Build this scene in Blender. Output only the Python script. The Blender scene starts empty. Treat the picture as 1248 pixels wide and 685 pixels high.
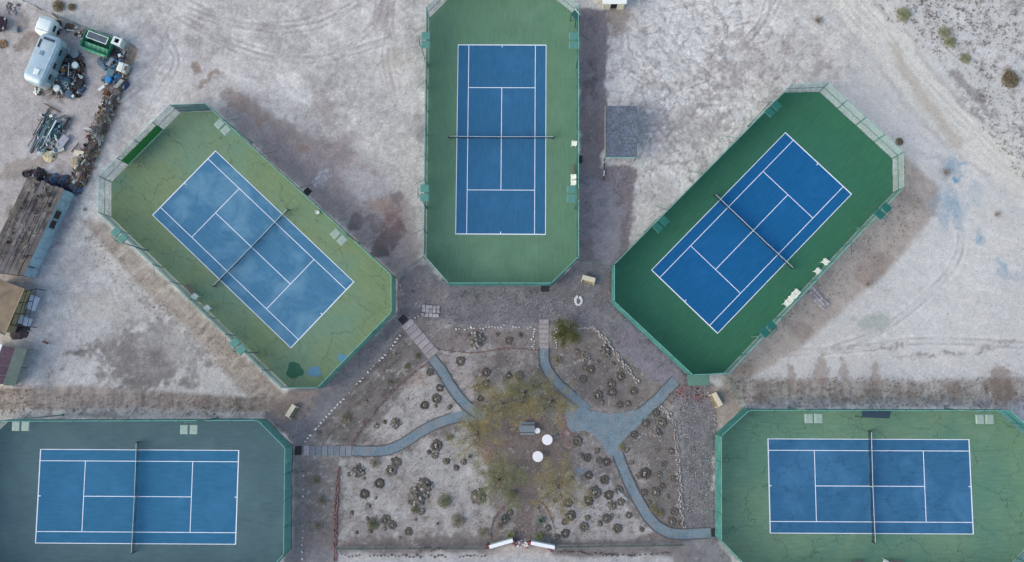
import bpy, bmesh, math, random
import numpy as np
from mathutils import Vector, Matrix

S = bpy.context.scene
COL = S.collection
RND = random.Random(7)

# ------------------------------------------------------------------ camera
F_PX, H_CAM, T_CAM, R_CAM = 1100.0, 108.3494, -0.09786, -0.00968
W_IM, H_IM = 1248.0, 685.0
ct, st, cr, sr = math.cos(T_CAM), math.sin(T_CAM), math.cos(R_CAM), math.sin(R_CAM)
RX = np.array([[1, 0, 0], [0, ct, -st], [0, st, ct]])
RY = np.array([[cr, 0, -sr], [0, 1, 0], [sr, 0, cr]])
MC = RY @ RX
cam = bpy.data.cameras.new('camera')
cam.sensor_width = 36.0
cam.lens = 36.0 * F_PX / W_IM
cam.clip_start = 1.0
cam.clip_end = 9000.0
camo = bpy.data.objects.new('camera', cam)
COL.objects.link(camo)
RW = MC @ np.diag([1, -1, -1])
camo.matrix_world = Matrix(((RW[0][0], -RW[1][0], -RW[2][0], 0), (RW[0][1], -RW[1][1], -RW[2][1], 0),
                            (RW[0][2], -RW[1][2], -RW[2][2], H_CAM), (0, 0, 0, 1)))
S.camera = camo

# ------------------------------------------------------------------ sky, sun, exposure
SUN_AZ, SUN_EL = math.radians(252), math.radians(34)
world = bpy.data.worlds.new('World')
S.world = world
world.use_nodes = True
wn = world.node_tree.nodes
sky = wn.new('ShaderNodeTexSky')
sky.sky_type = 'NISHITA'
sky.sun_disc = False
sky.sun_elevation = SUN_EL
sky.sun_rotation = SUN_AZ
sky.dust_density = 2.0
sky.ozone_density = 1.5
world.node_tree.links.new(sky.outputs[0], wn['Background'].inputs[0])
wn['Background'].inputs[1].default_value = 0.13
sl = bpy.data.lights.new('sun', 'SUN')
sl.energy = 0.55
sl.angle = math.radians(50)
sl.color = (1.0, 0.93, 0.86)
so = bpy.data.objects.new('sun', sl)
COL.objects.link(so)
so.rotation_euler = Vector((math.sin(SUN_AZ) * math.cos(SUN_EL), math.cos(SUN_AZ) * math.cos(SUN_EL),
                            math.sin(SUN_EL))).to_track_quat('Z', 'Y').to_euler()
S.view_settings.view_transform = 'Standard'
S.view_settings.look = 'None'
S.view_settings.gamma = 1
S.view_settings.exposure = 1.0
S.cycles.max_bounces = 6
S.cycles.transparent_max_bounces = 12

# how the daylight above shows a neutral surface: used to turn observed colours into base colours
ILL = (0.86, 0.93, 1.08)


def lin(c):
    c /= 255.0
    return c / 12.92 if c < 0.04045 else ((c + 0.055) / 1.055) ** 2.4


def A(r, g, b):
    return tuple(min(0.86, lin(v) / i) for v, i in zip((r, g, b), ILL))


def P(px, py, z=0.0):
    """place in the world (metres) of a spot of the survey picture at height z"""
    d = MC.T @ np.array([(px - W_IM / 2) / F_PX, (py - H_IM / 2) / F_PX, 1.0])
    s = (H_CAM - z) / d[2]
    return Vector((d[0] * s, -d[1] * s, z))


def UV(X, Y, Z):
    v0, v1, v2 = X, -Y, H_CAM - Z
    y = ct * v1 - st * v2
    z = st * v1 + ct * v2
    x, z = cr * v0 - sr * z, sr * v0 + cr * z
    return W_IM / 2 + F_PX * x / z, H_IM / 2 + F_PX * y / z


# ------------------------------------------------------------------ materials
MATS = {}


def mat(name, col, rough=0.85, var=0.12, scale=2.5, fine=0.0, fscale=30.0, bump=0.0, bscale=20.0, alpha=1.0,
        metallic=0.0, rnd=0.0, wave=None, spec=0.3, stain=None):
    """procedural material: base colour with broad and fine noise, optional bump, corrugation, stains, transparency"""
    if name in MATS:
        return MATS[name]
    m = bpy.data.materials.new(name)
    m.use_nodes = True
    nt = m.node_tree
    n, l = nt.nodes, nt.links
    b = n['Principled BSDF']
    b.inputs['Roughness'].default_value = rough
    b.inputs['Metallic'].default_value = metallic
    b.inputs['Specular IOR Level'].default_value = spec
    tc = n.new('ShaderNodeTexCoord')
    no = n.new('ShaderNodeTexNoise')
    no.inputs['Scale'].default_value = scale
    no.inputs['Detail'].default_value = 5
    no.inputs['Roughness'].default_value = 0.62
    l.new(tc.outputs['Object'], no.inputs['Vector'])
    mr = n.new('ShaderNodeMapRange')
    mr.inputs['From Min'].default_value = 0.3
    mr.inputs['From Max'].default_value = 0.7
    mr.inputs['To Min'].default_value = 1 - var
    mr.inputs['To Max'].default_value = 1 + var
    l.new(no.outputs['Fac'], mr.inputs['Value'])
    val = mr.outputs['Result']

    def mul(a, bb):
        q = n.new('ShaderNodeMath')
        q.operation = 'MULTIPLY'
        l.new(a, q.inputs[0])
        l.new(bb, q.inputs[1])
        return q.outputs[0]
    if fine:
        n2 = n.new('ShaderNodeTexNoise')
        n2.inputs['Scale'].default_value = fscale
        n2.inputs['Detail'].default_value = 3
        n2.inputs['Roughness'].default_value = 0.8
        l.new(tc.outputs['Object'], n2.inputs['Vector'])
        m2 = n.new('ShaderNodeMapRange')
        m2.inputs['From Min'].default_value = 0.3
        m2.inputs['From Max'].default_value = 0.7
        m2.inputs['To Min'].default_value = 1 - fine
        m2.inputs['To Max'].default_value = 1 + fine
        l.new(n2.outputs['Fac'], m2.inputs['Value'])
        val = mul(val, m2.outputs['Result'])
    if rnd:
        oi = n.new('ShaderNodeObjectInfo')
        m3 = n.new('ShaderNodeMapRange')
        m3.inputs['To Min'].default_value = 1 - rnd
        m3.inputs['To Max'].default_value = 1 + rnd
        l.new(oi.outputs['Random'], m3.inputs['Value'])
        val = mul(val, m3.outputs['Result'])
    sc = n.new('ShaderNodeVectorMath')
    sc.operation = 'SCALE'
    sc.inputs[0].default_value = col[:3]
    l.new(val, sc.inputs['Scale'])
    out = sc.outputs[0]
    if stain:
        scol, sscale, lo, hi, amt = stain
        n4 = n.new('ShaderNodeTexNoise')
        n4.inputs['Scale'].default_value = sscale
        n4.inputs['Detail'].default_value = 7
        n4.inputs['Roughness'].default_value = 0.6
        n4.inputs['Distortion'].default_value = 0.6
        l.new(tc.outputs['Object'], n4.inputs['Vector'])
        m4 = n.new('ShaderNodeMapRange')
        m4.inputs['From Min'].default_value = lo
        m4.inputs['From Max'].default_value = hi
        m4.inputs['To Max'].default_value = amt
        l.new(n4.outputs['Fac'], m4.inputs['Value'])
        mx = n.new('ShaderNodeMix')
        mx.data_type = 'RGBA'
        l.new(m4.outputs['Result'], mx.inputs['Factor'])
        l.new(out, mx.inputs['A'])
        mx.inputs['B'].default_value = (*scol[:3], 1)
        out = mx.outputs['Result']
    l.new(out, b.inputs['Base Color'])
    if bump:
        nb = n.new('ShaderNodeTexNoise')
        nb.inputs['Scale'].default_value = bscale
        nb.inputs['Detail'].default_value = 4
        l.new(tc.outputs['Object'], nb.inputs['Vector'])
        bp = n.new('ShaderNodeBump')
        bp.inputs['Strength'].default_value = bump
        bp.inputs['Distance'].default_value = 0.05
        l.new(nb.outputs['Fac'], bp.inputs['Height'])
        l.new(bp.outputs[0], b.inputs['Normal'])
    if alpha < 1:
        # an open weave: threads and holes
        b.inputs['Alpha'].default_value = alpha
        na = n.new('ShaderNodeTexNoise')
        na.inputs['Scale'].default_value = 1.3
        na.inputs['Detail'].default_value = 6
        l.new(tc.outputs['Object'], na.inputs['Vector'])
        ma = n.new('ShaderNodeMapRange')
        ma.inputs['From Min'].default_value = 0.3
        ma.inputs['From Max'].default_value = 0.7
        ma.inputs['To Min'].default_value = max(0, alpha - 0.14)
        ma.inputs['To Max'].default_value = min(1, alpha + 0.14)
        l.new(na.outputs['Fac'], ma.inputs['Value'])
        l.new(ma.outputs['Result'], b.inputs['Alpha'])
    MATS[name] = m
    return m


# ------------------------------------------------------------------ mesh helpers
class MB:
    def __init__(self):
        self.v, self.f = [], []

    def add(self, vs, fs):
        o = len(self.v)
        self.v += [tuple(p) for p in vs]
        self.f += [tuple(i + o for i in f) for f in fs]
        return self

    def box(self, c, s, rz=0.0, rx=0.0, ry=0.0, bev=0.0, taper=1.0):
        x, y, z = s[0] / 2, s[1] / 2, s[2] / 2
        R = Matrix.Rotation(rz, 3, 'Z') @ Matrix.Rotation(ry, 3, 'Y') @ Matrix.Rotation(rx, 3, 'X')
        if bev:
            b = bev
            vs = []
            for zz, q in ((-z, b), (-z + b, 0), (z - b, 0), (z, b)):
                for a in ((-x + q, -y + q), (x - q, -y + q), (x - q, y - q), (-x + q, y - q)):
                    vs.append((a[0], a[1], zz))
            fs = [(3, 2, 1, 0), (12, 13, 14, 15)]
            for k in range(3):
                for i in range(4):
                    fs.append((k * 4 + i, k * 4 + (i + 1) % 4, k * 4 + 4 + (i + 1) % 4, k * 4 + 4 + i))
        else:
            t = taper
            vs = [(-x, -y, -z), (x, -y, -z), (x, y, -z), (-x, y, -z), (-x * t, -y * t, z), (x * t, -y * t, z), (x * t, y * t, z), (-x * t, y * t, z)]
            fs = [(3, 2, 1, 0), (4, 5, 6, 7), (0, 1, 5, 4), (1, 2, 6, 5), (2, 3, 7, 6), (3, 0, 4, 7)]
        c = Vector(c)
        return self.add([R @ Vector(p) + c for p in vs], fs)

    def rod(self, a, b, r, seg=6, r2=None):
        a, b = Vector(a), Vector(b)
        r2 = r if r2 is None else r2
        d = (b - a)
        if d.length < 1e-6:
            return self
        q = d.to_track_quat('Z', 'Y').to_matrix()
        vs = []
        for p, rr in ((a, r), (b, r2)):
            for i in range(seg):
                t = 2 * math.pi * i / seg
                vs.append(p + q @ Vector((rr * math.cos(t), rr * math.sin(t), 0)))
        fs = [(i, (i + 1) % seg, seg + (i + 1) % seg, seg + i) for i in range(seg)]
        fs += [tuple(reversed(range(seg))), tuple(range(seg, 2 * seg))]
        return self.add(vs, fs)

    def tube(self, pts, r, seg=6):
        for a, b in zip(pts, pts[1:]):
            self.rod(a, b, r, seg)
        return self

    def lathe(self, prof, c=(0, 0, 0), seg=16, jit=0.0, rnd=None):
        vs, fs = [], []
        for k, (r, z) in enumerate(prof):
            for i in range(seg):
                t = 2 * math.pi * i / seg
                q = 1 + (rnd.uniform(-jit, jit) if jit else 0)
                vs.append((c[0] + r * q * math.cos(t), c[1] + r * q * math.sin(t), c[2] + z))
        for k in range(len(prof) - 1):
            for i in range(seg):
                fs.append((k * seg + i, k * seg + (i + 1) % seg, (k + 1) * seg + (i + 1) % seg, (k + 1) * seg + i))
        fs.append(tuple(reversed(range(seg))))
        fs.append(tuple(range((len(prof) - 1) * seg, len(prof) * seg)))
        return self.add(vs, fs)

    def prism(self, poly, z0, z1):
        n = len(poly)
        a = sum(poly[i][0] * poly[(i + 1) % n][1] - poly[(i + 1) % n][0] * poly[i][1] for i in range(n))
        if a < 0:
            poly = list(reversed(poly))
        vs = [(p[0], p[1], z0) for p in poly] + [(p[0], p[1], z1) for p in poly]
        fs = [tuple(reversed(range(n))), tuple(range(n, 2 * n))]
        fs += [(i, (i + 1) % n, n + (i + 1) % n, n + i) for i in range(n)]
        return self.add(vs, fs)

    def rock(self, c, r, rnd, flat=0.6):
        t = (1 + 5 ** .5) / 2
        vs = [(-1, t, 0), (1, t, 0), (-1, -t, 0), (1, -t, 0), (0, -1, t), (0, 1, t), (0, -1, -t), (0, 1, -t), (t, 0, -1), (t, 0, 1), (-t, 0, -1), (-t, 0, 1)]
        fs = [(0, 11, 5), (0, 5, 1), (0, 1, 7), (0, 7, 10), (0, 10, 11), (1, 5, 9), (5, 11, 4), (11, 10, 2), (10, 7, 6), (7, 1, 8), (3, 9, 4), (3, 4, 2), (3, 2, 6), (3, 6, 8), (3, 8, 9), (4, 9, 5), (2, 4, 11), (6, 2, 10), (8, 6, 7), (9, 8, 1)]
        a = rnd.uniform(0, 6.28)
        ca, sa = math.cos(a), math.sin(a)
        o = []
        for x, y, z in vs:
            q = r / 1.9 * rnd.uniform(0.75, 1.25)
            x, y, z = x * q * 1.25, y * q * 0.85, z * q * flat
            o.append((c[0] + x * ca - y * sa, c[1] + x * sa + y * ca, c[2] + z))
        return self.add(o, fs)

    def blade(self, a, b, w, up=0.0, t=0.02):
        """a tapering leaf from a to b"""
        a, b = Vector(a), Vector(b)
        d = (b - a).normalized()
        s = d.cross(Vector((0, 0, 1)))
        s = s.normalized() * w / 2 if s.length > 1e-4 else Vector((w / 2, 0, 0))
        m = (a + b) / 2 + Vector((0, 0, up))
        k = Vector((0, 0, t))
        return self.add([a - s * .6, a + s * .6, m + s, m - s, b, m - k, a - k],
                        [(0, 1, 2, 3), (3, 2, 4), (1, 6, 5, 2), (6, 0, 3, 5), (2, 5, 4), (5, 3, 4)])

    def build(self, name, material, parent=None, loc=None, smooth=False):
        me = bpy.data.meshes.new(name)
        o3 = Vector((0, 0, 0))
        if parent is not None:
            o3 = world_loc(parent)
        elif loc is not None:
            o3 = Vector(loc)
        me.from_pydata([(x - o3.x, y - o3.y, z - o3.z) for x, y, z in self.v], [], self.f)
        me.materials.append(material)
        if smooth:
            me.polygons.foreach_set('use_smooth', [True] * len(me.polygons))
        me.update()
        ob = bpy.data.objects.new(name, me)
        COL.objects.link(ob)
        if parent is not None:
            ob.parent = parent
        elif loc is not None:
            ob.location = loc
        return ob


def world_loc(o):
    p = Vector((0, 0, 0))
    while o is not None:
        p = p + Vector(o.location)
        o = o.parent
    return p


def tag(o, label=None, cat=None, group=None, kind=None):
    if label: o['label'] = label
    if cat: o['category'] = cat
    if group: o['group'] = group
    if kind: o['kind'] = kind
    return o


def empty(name, label, cat, loc=(0, 0, 0), group=None):
    o = bpy.data.objects.new(name, None)
    o.empty_display_size = 0.2
    COL.objects.link(o)
    o.location = loc
    return tag(o, label, cat, group)


def dup(root, loc, rz=0.0, label=None, group=None, scale=1.0):
    def cp(o, par):
        c = o.copy()
        COL.objects.link(c)
        c.parent = par
        for ch in KIDS.get(o.name, []):
            cp(ch, c)
        return c
    r = cp(root, None)
    r.location = loc
    r.rotation_euler = (0, 0, rz)
    r.scale = (scale,) * 3
    if label: r['label'] = label
    if group: r['group'] = group
    return r


KIDS = {}


def note_kids(root):
    for o in list(bpy.data.objects):
        if o.parent is not None:
            pass
    def rec(o):
        KIDS[o.name] = list(o.children)
        for c in KIDS[o.name]:
            rec(c)
    rec(root)


class Proto:
    """first use moves the thing itself, later uses copy it with its parts"""
    def __init__(self, root):
        self.root, self.used = root, False
        note_kids(root)

    def put(self, loc, rz=0.0, label=None, group=None, scale=1.0):
        if not self.used:
            self.used = True
            self.root.location, self.root.rotation_euler = loc, (0, 0, rz)
            self.root.scale = (scale,) * 3
            if label: self.root['label'] = label
            if group: self.root['group'] = group
            return self.root
        return dup(self.root, loc, rz, label, group, scale)


def catmull(pts, n=8):
    out = []
    p = [pts[0]] + list(pts) + [pts[-1]]
    for i in range(1, len(p) - 2):
        for k in range(n):
            t = k / n
            q = []
            for a in range(2):
                p0, p1, p2, p3 = p[i - 1][a], p[i][a], p[i + 1][a], p[i + 2][a]
                q.append(0.5 * (2 * p1 + (p2 - p0) * t + (2 * p0 - 5 * p1 + 4 * p2 - p3) * t * t + (3 * p1 - p0 - 3 * p2 + p3) * t ** 3))
            out.append(tuple(q))
    out.append(tuple(pts[-1]))
    return out


def along(pts, step):
    """points every step along a polyline of 2-D points, with heading"""
    out, carry = [], 0.0
    for (x0, y0), (x1, y1) in zip(pts, pts[1:]):
        L = math.hypot(x1 - x0, y1 - y0)
        if L < 1e-6:
            continue
        t = carry
        while t < L:
            out.append((x0 + (x1 - x0) * t / L, y0 + (y1 - y0) * t / L, math.atan2(y1 - y0, x1 - x0)))
            t += step
        carry = t - L
    return out


def wpts(px_pts, z=0.0):
    return [tuple(P(a, b, z)[:2]) for a, b in px_pts]


# ------------------------------------------------------------------ where the courts stand (surveyed outlines)
COURTS = {
    'mid': dict(c=(-2.3765, 28.17002), a=-0.00597, lng='y', base=[(522.8, 22), (549, -4), (672, -4), (703, 20), (703, 317), (671, 348), (549, 348), (519.5, 314)]),
    'olive': dict(c=(-32.51998, 14.62534), a=-0.75077, lng='x', base=[(135.8, 221.7), (219.9, 137.1), (261, 135.5), (481.4, 338), (481.4, 382.5), (394, 472), (351, 472), (135.3, 264.5)]),
    'deep': dict(c=(27.94684, 16.59629), a=-0.77572, lng='y', base=[(745.5, 326), (955.5, 113), (998.3, 112), (1087, 193.5), (1087.7, 235), (881, 455), (838, 456.5), (745.5, 370)]),
    'slate': dict(c=(-45.33604, -14.98315), a=-0.00363, lng='x', base=[(12, 511.5), (323.8, 510.5), (356, 543), (354.5, 669), (320, 706), (10, 708), (-22, 674), (-22, 545)]),
    'pale': dict(c=(41.04821, -13.59114), a=-0.0021, lng='x', base=[(905, 498.5), (1213, 499), (1250, 532), (1256, 660), (1220, 700), (912, 694), (871.8, 652.5), (871.8, 529)]),
}

# ------------------------------------------------------------------ the ground
rs = np.random.RandomState(3)


def vnoise(x, y, scale, seed):
    r = np.random.RandomState(seed)
    g = r.rand(256, 256)
    xs, ys = x / scale + 1000.3, y / scale + 1000.7
    xi, yi = np.floor(xs).astype(int), np.floor(ys).astype(int)
    fx, fy = xs - xi, ys - yi
    fx, fy = fx * fx * (3 - 2 * fx), fy * fy * (3 - 2 * fy)
    a, b = g[xi % 256, yi % 256], g[(xi + 1) % 256, yi % 256]
    c, d = g[xi % 256, (yi + 1) % 256], g[(xi + 1) % 256, (yi + 1) % 256]
    return (a * (1 - fx) + b * fx) * (1 - fy) + (c * (1 - fx) + d * fx) * fy


def fbm(x, y, scale, seed, octv=4, gain=0.55):
    s, a, t = 0, 1.0, 0.0
    for k in range(octv):
        s = s + a * vnoise(x, y, scale / 2 ** k, seed + k * 13)
        t += a
        a *= gain
    return s / t


def ridged(x, y, scale, seed, octv=4, gain=.6):
    s, a, t = 0, 1.0, 0.0
    for k in range(octv):
        n = 1 - np.abs(2 * fbm(x, y, scale / 2 ** k, seed + k * 17, 2) - 1) * 2.2
        s = s + a * np.clip(n, 0, 1) ** 2
        t += a
        a *= gain
    return s / t


def ss(x, a, b):
    t = np.clip((x - a) / (b - a), 0, 1)
    return t * t * (3 - 2 * t)


def segd(u, v, pts):
    d = np.full(u.shape, 1e9)
    for (x0, y0), (x1, y1) in zip(pts, pts[1:]):
        dx, dy = x1 - x0, y1 - y0
        L = dx * dx + dy * dy + 1e-9
        t = np.clip(((u - x0) * dx + (v - y0) * dy) / L, 0, 1)
        d = np.minimum(d, np.hypot(u - x0 - t * dx, v - y0 - t * dy))
    return d


def sdist(u, v, poly):
    """signed distance, positive inside"""
    d = segd(u, v, list(poly) + [poly[0]])
    ins = np.zeros(u.shape, bool)
    n = len(poly)
    for i in range(n):
        x0, y0 = poly[i]
        x1, y1 = poly[(i + 1) % n]
        if y0 == y1:
            continue
        c = ((y0 > v) != (y1 > v)) & (u < (x1 - x0) * (v - y0) / (y1 - y0) + x0)
        ins ^= c
    return np.where(ins, d, -d)


def build_ground():
    step = 0.145
    xs = np.concatenate([[-4000, -1500, -600, -250, -130, -95, -78, -72], np.arange(-69, 69.01, step), [72, 78, 95, 130, 250, 600, 1500, 4000]])
    ys = np.concatenate([[-4000, -1500, -600, -250, -130, -80, -50, -34], np.arange(-31.5, 51.01, step), [54, 58, 75, 130, 250, 600, 1500, 4000]])
    X, Y = np.meshgrid(xs, ys)
    nx, ny = len(xs), len(ys)
    X, Y = X.ravel(), Y.ravel()
    u, v = UV(X, Y, 0 * X)
    far = (np.abs(X) > 70) | (Y < -35) | (Y > 52)
    u = np.where(far, np.clip(u, -200, 1450), u)
    v = np.where(far, np.clip(v, -200, 900), v)
    # domain warp for natural edges
    wu = u + 16 * (fbm(u, v, 40, 5, 4) - .5) + 4 * (fbm(u, v, 8, 55, 2) - .5)
    wv = v + 16 * (fbm(u, v, 40, 9, 4) - .5) + 4 * (fbm(u, v, 8, 59, 2) - .5)
    f1 = fbm(u, v, 90, 21, 6, .6)
    f2 = fbm(u, v, 22, 31, 5, .65)
    f3 = fbm(u, v, 7, 41, 3, .7)
    f4 = rs.rand(len(u))
    col = np.zeros((len(u), 3))
    sand = np.array(A(183, 182, 185))
    col[:] = sand

    def soilc(c):
        L = sum(c) / 3.0
        k = min(1, max(0, (L - 128) / 45))
        return tuple(L + (v - L) * (.95 - .33 * k) + d * (.12 + .88 * k) for v, d in zip(c, (0.5, 4.0, 3.0)))

    def blend(c, m):
        c = np.array(A(*soilc(c)))
        col[:] = col * (1 - m[:, None]) + c[None, :] * m[:, None]

    def lighten(k, m):
        col[:] = col * (1 + k * m[:, None])

    def region(poly, soft=8.0):
        return ss(sdist(wu, wv, poly) + (f2 - .5) * soft * 1.4 + (f3 - .5) * min(soft, 14) * .8, -soft / 3, soft / 3)

    def blob(x, y, rx, ry, rot=0.0, soft=0.6):
        c, s = math.cos(math.radians(rot)), math.sin(math.radians(rot))
        a, b = wu - x, wv - y
        q = np.hypot((a * c + b * s) / rx, (-a * s + b * c) / ry)
        q = q + (f2 - .5) * 3.0 * soft + (f3 - .5) * 2.0 * soft
        return 1 - ss(q, 1 - soft * .6, 1 + soft * .4)

    # broad tones of the bare ground
    blend((158, 153, 158), ss(f1, .5, .66) * .7)
    mot = fbm(u, v, 28, 301, 6, .72)
    blend((146, 140, 142), ss(mot, .56, .68) * .36)
    blend((198, 196, 201), ss(mot, .47, .36) * .42)
    blend((196, 194, 199), ss(f1, .5, .3) * .7)
    blend((176, 170, 168), ss(fbm(u, v, 130, 77, 3), .5, .7) * .5)
    blend((190, 188, 196), blob(1150, 300, 190, 200, soft=.8) * .75)
    blend((186, 183, 190), blob(840, 90, 90, 110, soft=.8) * .5)
    smR = ss(u + .55 * v, 1050, 1130) * ss(v, 475, 445)
    blend((193, 190, 193), smR * .62)
    blend((193, 190, 190), region([(1000, -60), (1130, -40), (1330, 230), (1330, 300), (1140, 130)], 60) * .6)
    # wind-swept, swirly drifts
    wx = u + 70 * (fbm(u, v, 90, 101, 3) - .5)
    wy = v + 70 * (fbm(u, v, 90, 111, 3) - .5)
    rid = np.abs(fbm(wx, wy * 1.3, 13, 121, 5, .74) - .5) * 2
    swz = blob(840, 110, 120, 150, 20, .6)
    qs = 1 - .75 * smR
    rg = ridged(wx, wy * 1.25, 20, 501, 4, .8)
    rg2 = ridged(u, v, 12, 531, 3, .8)
    rid1 = np.abs(fbm(wx, wy * 1.3, 17, 121, 4, .62) - .5) * 2
    rid2 = np.abs(fbm(u + 9 * f2, v + 9 * f1, 9, 131, 3, .6) - .5) * 2
    blend((208, 206, 211), ss(rid1, .06, .22) * swz * .7)
    blend((138, 131, 131), ss(rid1, .09, .02) * (swz * .7 + .12 * qs) * ss(f2, .3, .55))
    blend((142, 136, 137), ss(rid2, .09, .02) * (swz * .3 + .22) * qs * ss(f1, .4, .6))
    blend((146, 139, 139), ss(rg, .5, .75) * swz * .55)
    blend((204, 202, 206), ss(rg2, .4, .22) * .3 * qs)
    blend((152, 145, 145), blob(900, 78, 55, 48, -30, .7) * ss(f2, .35, .6) * .75)
    blend((150, 143, 143), blob(985, 70, 40, 16, 35, .7) * ss(f2, .35, .6) * .7)
    blend((152, 146, 148), blob(850, 150, 34, 24, 0, .6) * .55)
    blend((150, 143, 146), blob(795, 150, 30, 70, 0, .8) * ss(f2, .4, .62) * .7)
    # streaks that run with the wind in the open ground
    a = math.radians(32)
    su, sv = u * math.cos(a) + v * math.sin(a), -u * math.sin(a) + v * math.cos(a)
    su, sv = su + 60 * (fbm(u, v, 150, 171, 3) - .5), sv + 60 * (fbm(u, v, 150, 181, 3) - .5)
    stk = fbm(su * .22, sv, 5.5, 141, 4, .65)
    blend((150, 144, 148), ss(stk, .54, .72) * .3 * qs * ss(f2, .3, .6))
    lighten(.07, ss(stk, .46, .3))
    # the desert corner: mottled with low dead scrub
    dz = region([(1075, -80), (1330, -80), (1330, 260), (1248, 200), (1150, 110)], 40)
    blend((184, 183, 188), dz * .5)
    blend((140, 138, 141), dz * ss(fbm(u, v, 17, 151, 5, .74), .54, .68) * .62)
    blend((204, 203, 210), dz * ss(fbm(u, v, 15, 161, 4, .7), .56, .7) * .6)
    blend((128, 124, 128), ss(segd(wu, wv, [(1160, 88), (1182, 108), (1200, 120)]), 7, 2) * .7)
    blend((175, 165, 155), ss(segd(wu, wv, [(1085, 60), (1110, 95), (1140, 140), (1155, 150)]), 14, 3) * .55)
    blend((170, 160, 152), ss(segd(wu, wv, [(1120, 120), (1140, 140), (1170, 175)]), 5, 1) * .4)
    # tyre tracks
    tr = np.zeros(len(u))

    def track(pts, gap=7.0, w=2.1, k=.22, dark=(140, 134, 140)):
        d = segd(u + 1.5 * (f3 - .5), v + 1.5 * (f3 - .5), catmull(pts, 6))
        m = np.maximum(ss(np.abs(d - gap / 2), w, w * .3), 0) * (0.1 + 0.9 * ss(f2, .38, .58))
        blend(dark, m * k * 1.8)
        lighten(.16, ss(np.abs(d - gap / 2 - w * 1.6), w, w * .2) * k * 2)
        tr[:] = np.maximum(tr, m * k * 3)
    for q in ([(150, -20), (215, 8), (290, 30), (360, 28), (440, 2), (470, -30)], [(190, -20), (260, 18), (320, 34), (390, 30), (450, -10)],
              [(180, 2), (235, 30), (290, 60), (340, 72), (400, 70), (470, 50)], [(160, -10), (205, 12), (262, 42), (330, 66), (380, 74)],
              [(120, 140), (170, 105), (200, 60), (190, 10), (150, -30)], [(175, 150), (195, 110), (215, 70), (180, 20)],
              [(478, -20), (476, 30), (470, 70), (480, 120)], [(462, -20), (460, 20), (440, 45), (405, 60)],
              [(1000, -30), (1050, 30), (1095, 75), (1150, 135), (1248, 225), (1330, 300)], [(1020, -30), (1080, 40), (1120, 92), (1200, 170), (1330, 280)],
              [(1100, -20), (1160, 60), (1230, 90), (1330, 110)], [(940, -20), (932, 20), (918, 40)], [(958, -20), (942, 14), (930, 34)],
              [(770, 90), (800, 104), (850, 100), (900, 60), (935, 20)], [(760, 160), (830, 150), (850, 126), (880, 125)],
              [(880, 440), (960, 430), (1040, 425), (1130, 415), (1248, 420)],
              [(1000, 430), (1080, 400), (1160, 330), (1175, 280)], [(185, 400), (176, 420), (182, 440), (160, 470)],
              [(75, 345), (90, 400), (70, 450), (40, 470)], [(130, 330), (150, 380), (190, 400)]):
        track(q)
    for q in ([(820, 20), (850, 15), (872, 30), (866, 56), (836, 62), (818, 44), (820, 20)], [(812, 12), (860, 4), (885, 30), (875, 66), (830, 74), (806, 46)],
              [(838, 130), (860, 116), (884, 126), (890, 146), (866, 160)]):
        track(q, gap=3, w=1.3, k=.25)
    # pale dusty road along the yard
    blend((188, 186, 196), ss(segd(wu, wv, [(-30, -35), (30, -5), (70, 22), (105, 38), (160, 52), (178, 70)]), 8, 3) * .55)
    blend((135, 128, 128), ss(segd(wu, wv, [(36, 5), (60, 22), (90, 32), (105, 42)]), 3.5, 1) * .5)
    # the yard
    yard = region([(-60, -10), (35, 8), (100, 38), (160, 62), (95, 230), (72, 235), (-60, 520)], 18)
    blend((160, 154, 160), yard * .7)
    blend((128, 118, 112), blob(33, 52, 17, 11, -20, .5) * .75)
    blend((165, 158, 164), blob(40, 55, 7, 9, 0, .5) * .5)
    blend((120, 112, 112), blob(75, 95, 26, 26, 0, .4) * .7)
    blend((118, 110, 106), blob(20, 25, 22, 20, 0, .6) * ss(f2, .42, .6) * .6)
    blend((135, 122, 110), ss(segd(wu, wv, [(158, 70), (130, 150), (100, 215)]), 15, 5) * .75)
    blend((100, 92, 98), ss(segd(wu, wv, [(140, 115), (120, 165)]), 9, 2) * .7)
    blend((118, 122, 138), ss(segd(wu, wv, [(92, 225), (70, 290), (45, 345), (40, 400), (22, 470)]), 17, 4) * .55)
    blend((142, 132, 124), blob(30, 205, 40, 14, -15, .6) * .6)
    # mid-left lot with its damp patch
    blend((168, 166, 175), region([(70, 300), (110, 285), (330, 478), (-30, 478), (-30, 440)], 30) * .6)
    damp = blob(185, 438, 88, 42, -12, .55)
    blend((124, 121, 122), damp * (.42 + .4 * ss(f1, .4, .6)))
    blend((112, 108, 108), blob(160, 452, 55, 24, 10, .8) * .4)
    blend((132, 128, 130), blob(170, 380, 60, 24, -30, .7) * ss(f3, .45, .62) * .7)
    blend((110, 107, 107), blob(180, 425, 100, 55, -12, .7) * ss(rg2, .62, .8) * .45)
    blend((178, 172, 168), blob(120, 375, 30, 20, 0, .8) * .5)
    blend((130, 122, 118), blob(265, 400, 70, 12, 42, .7) * .4)
    # ground between the olive court and the middle court
    bt = region([(255, 130), (300, 120), (360, 150), (430, 170), (500, 250), (520, 330), (480, 345), (380, 235)], 34)
    blend((142, 133, 137), bt * (.45 + .5 * ss(f1, .35, .6)))
    blend((176, 174, 184), blob(445, 225, 25, 24, 0, .7) * .6)
    blend((176, 176, 188), blob(395, 218, 16, 8, -40, .5) * .8)
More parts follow.
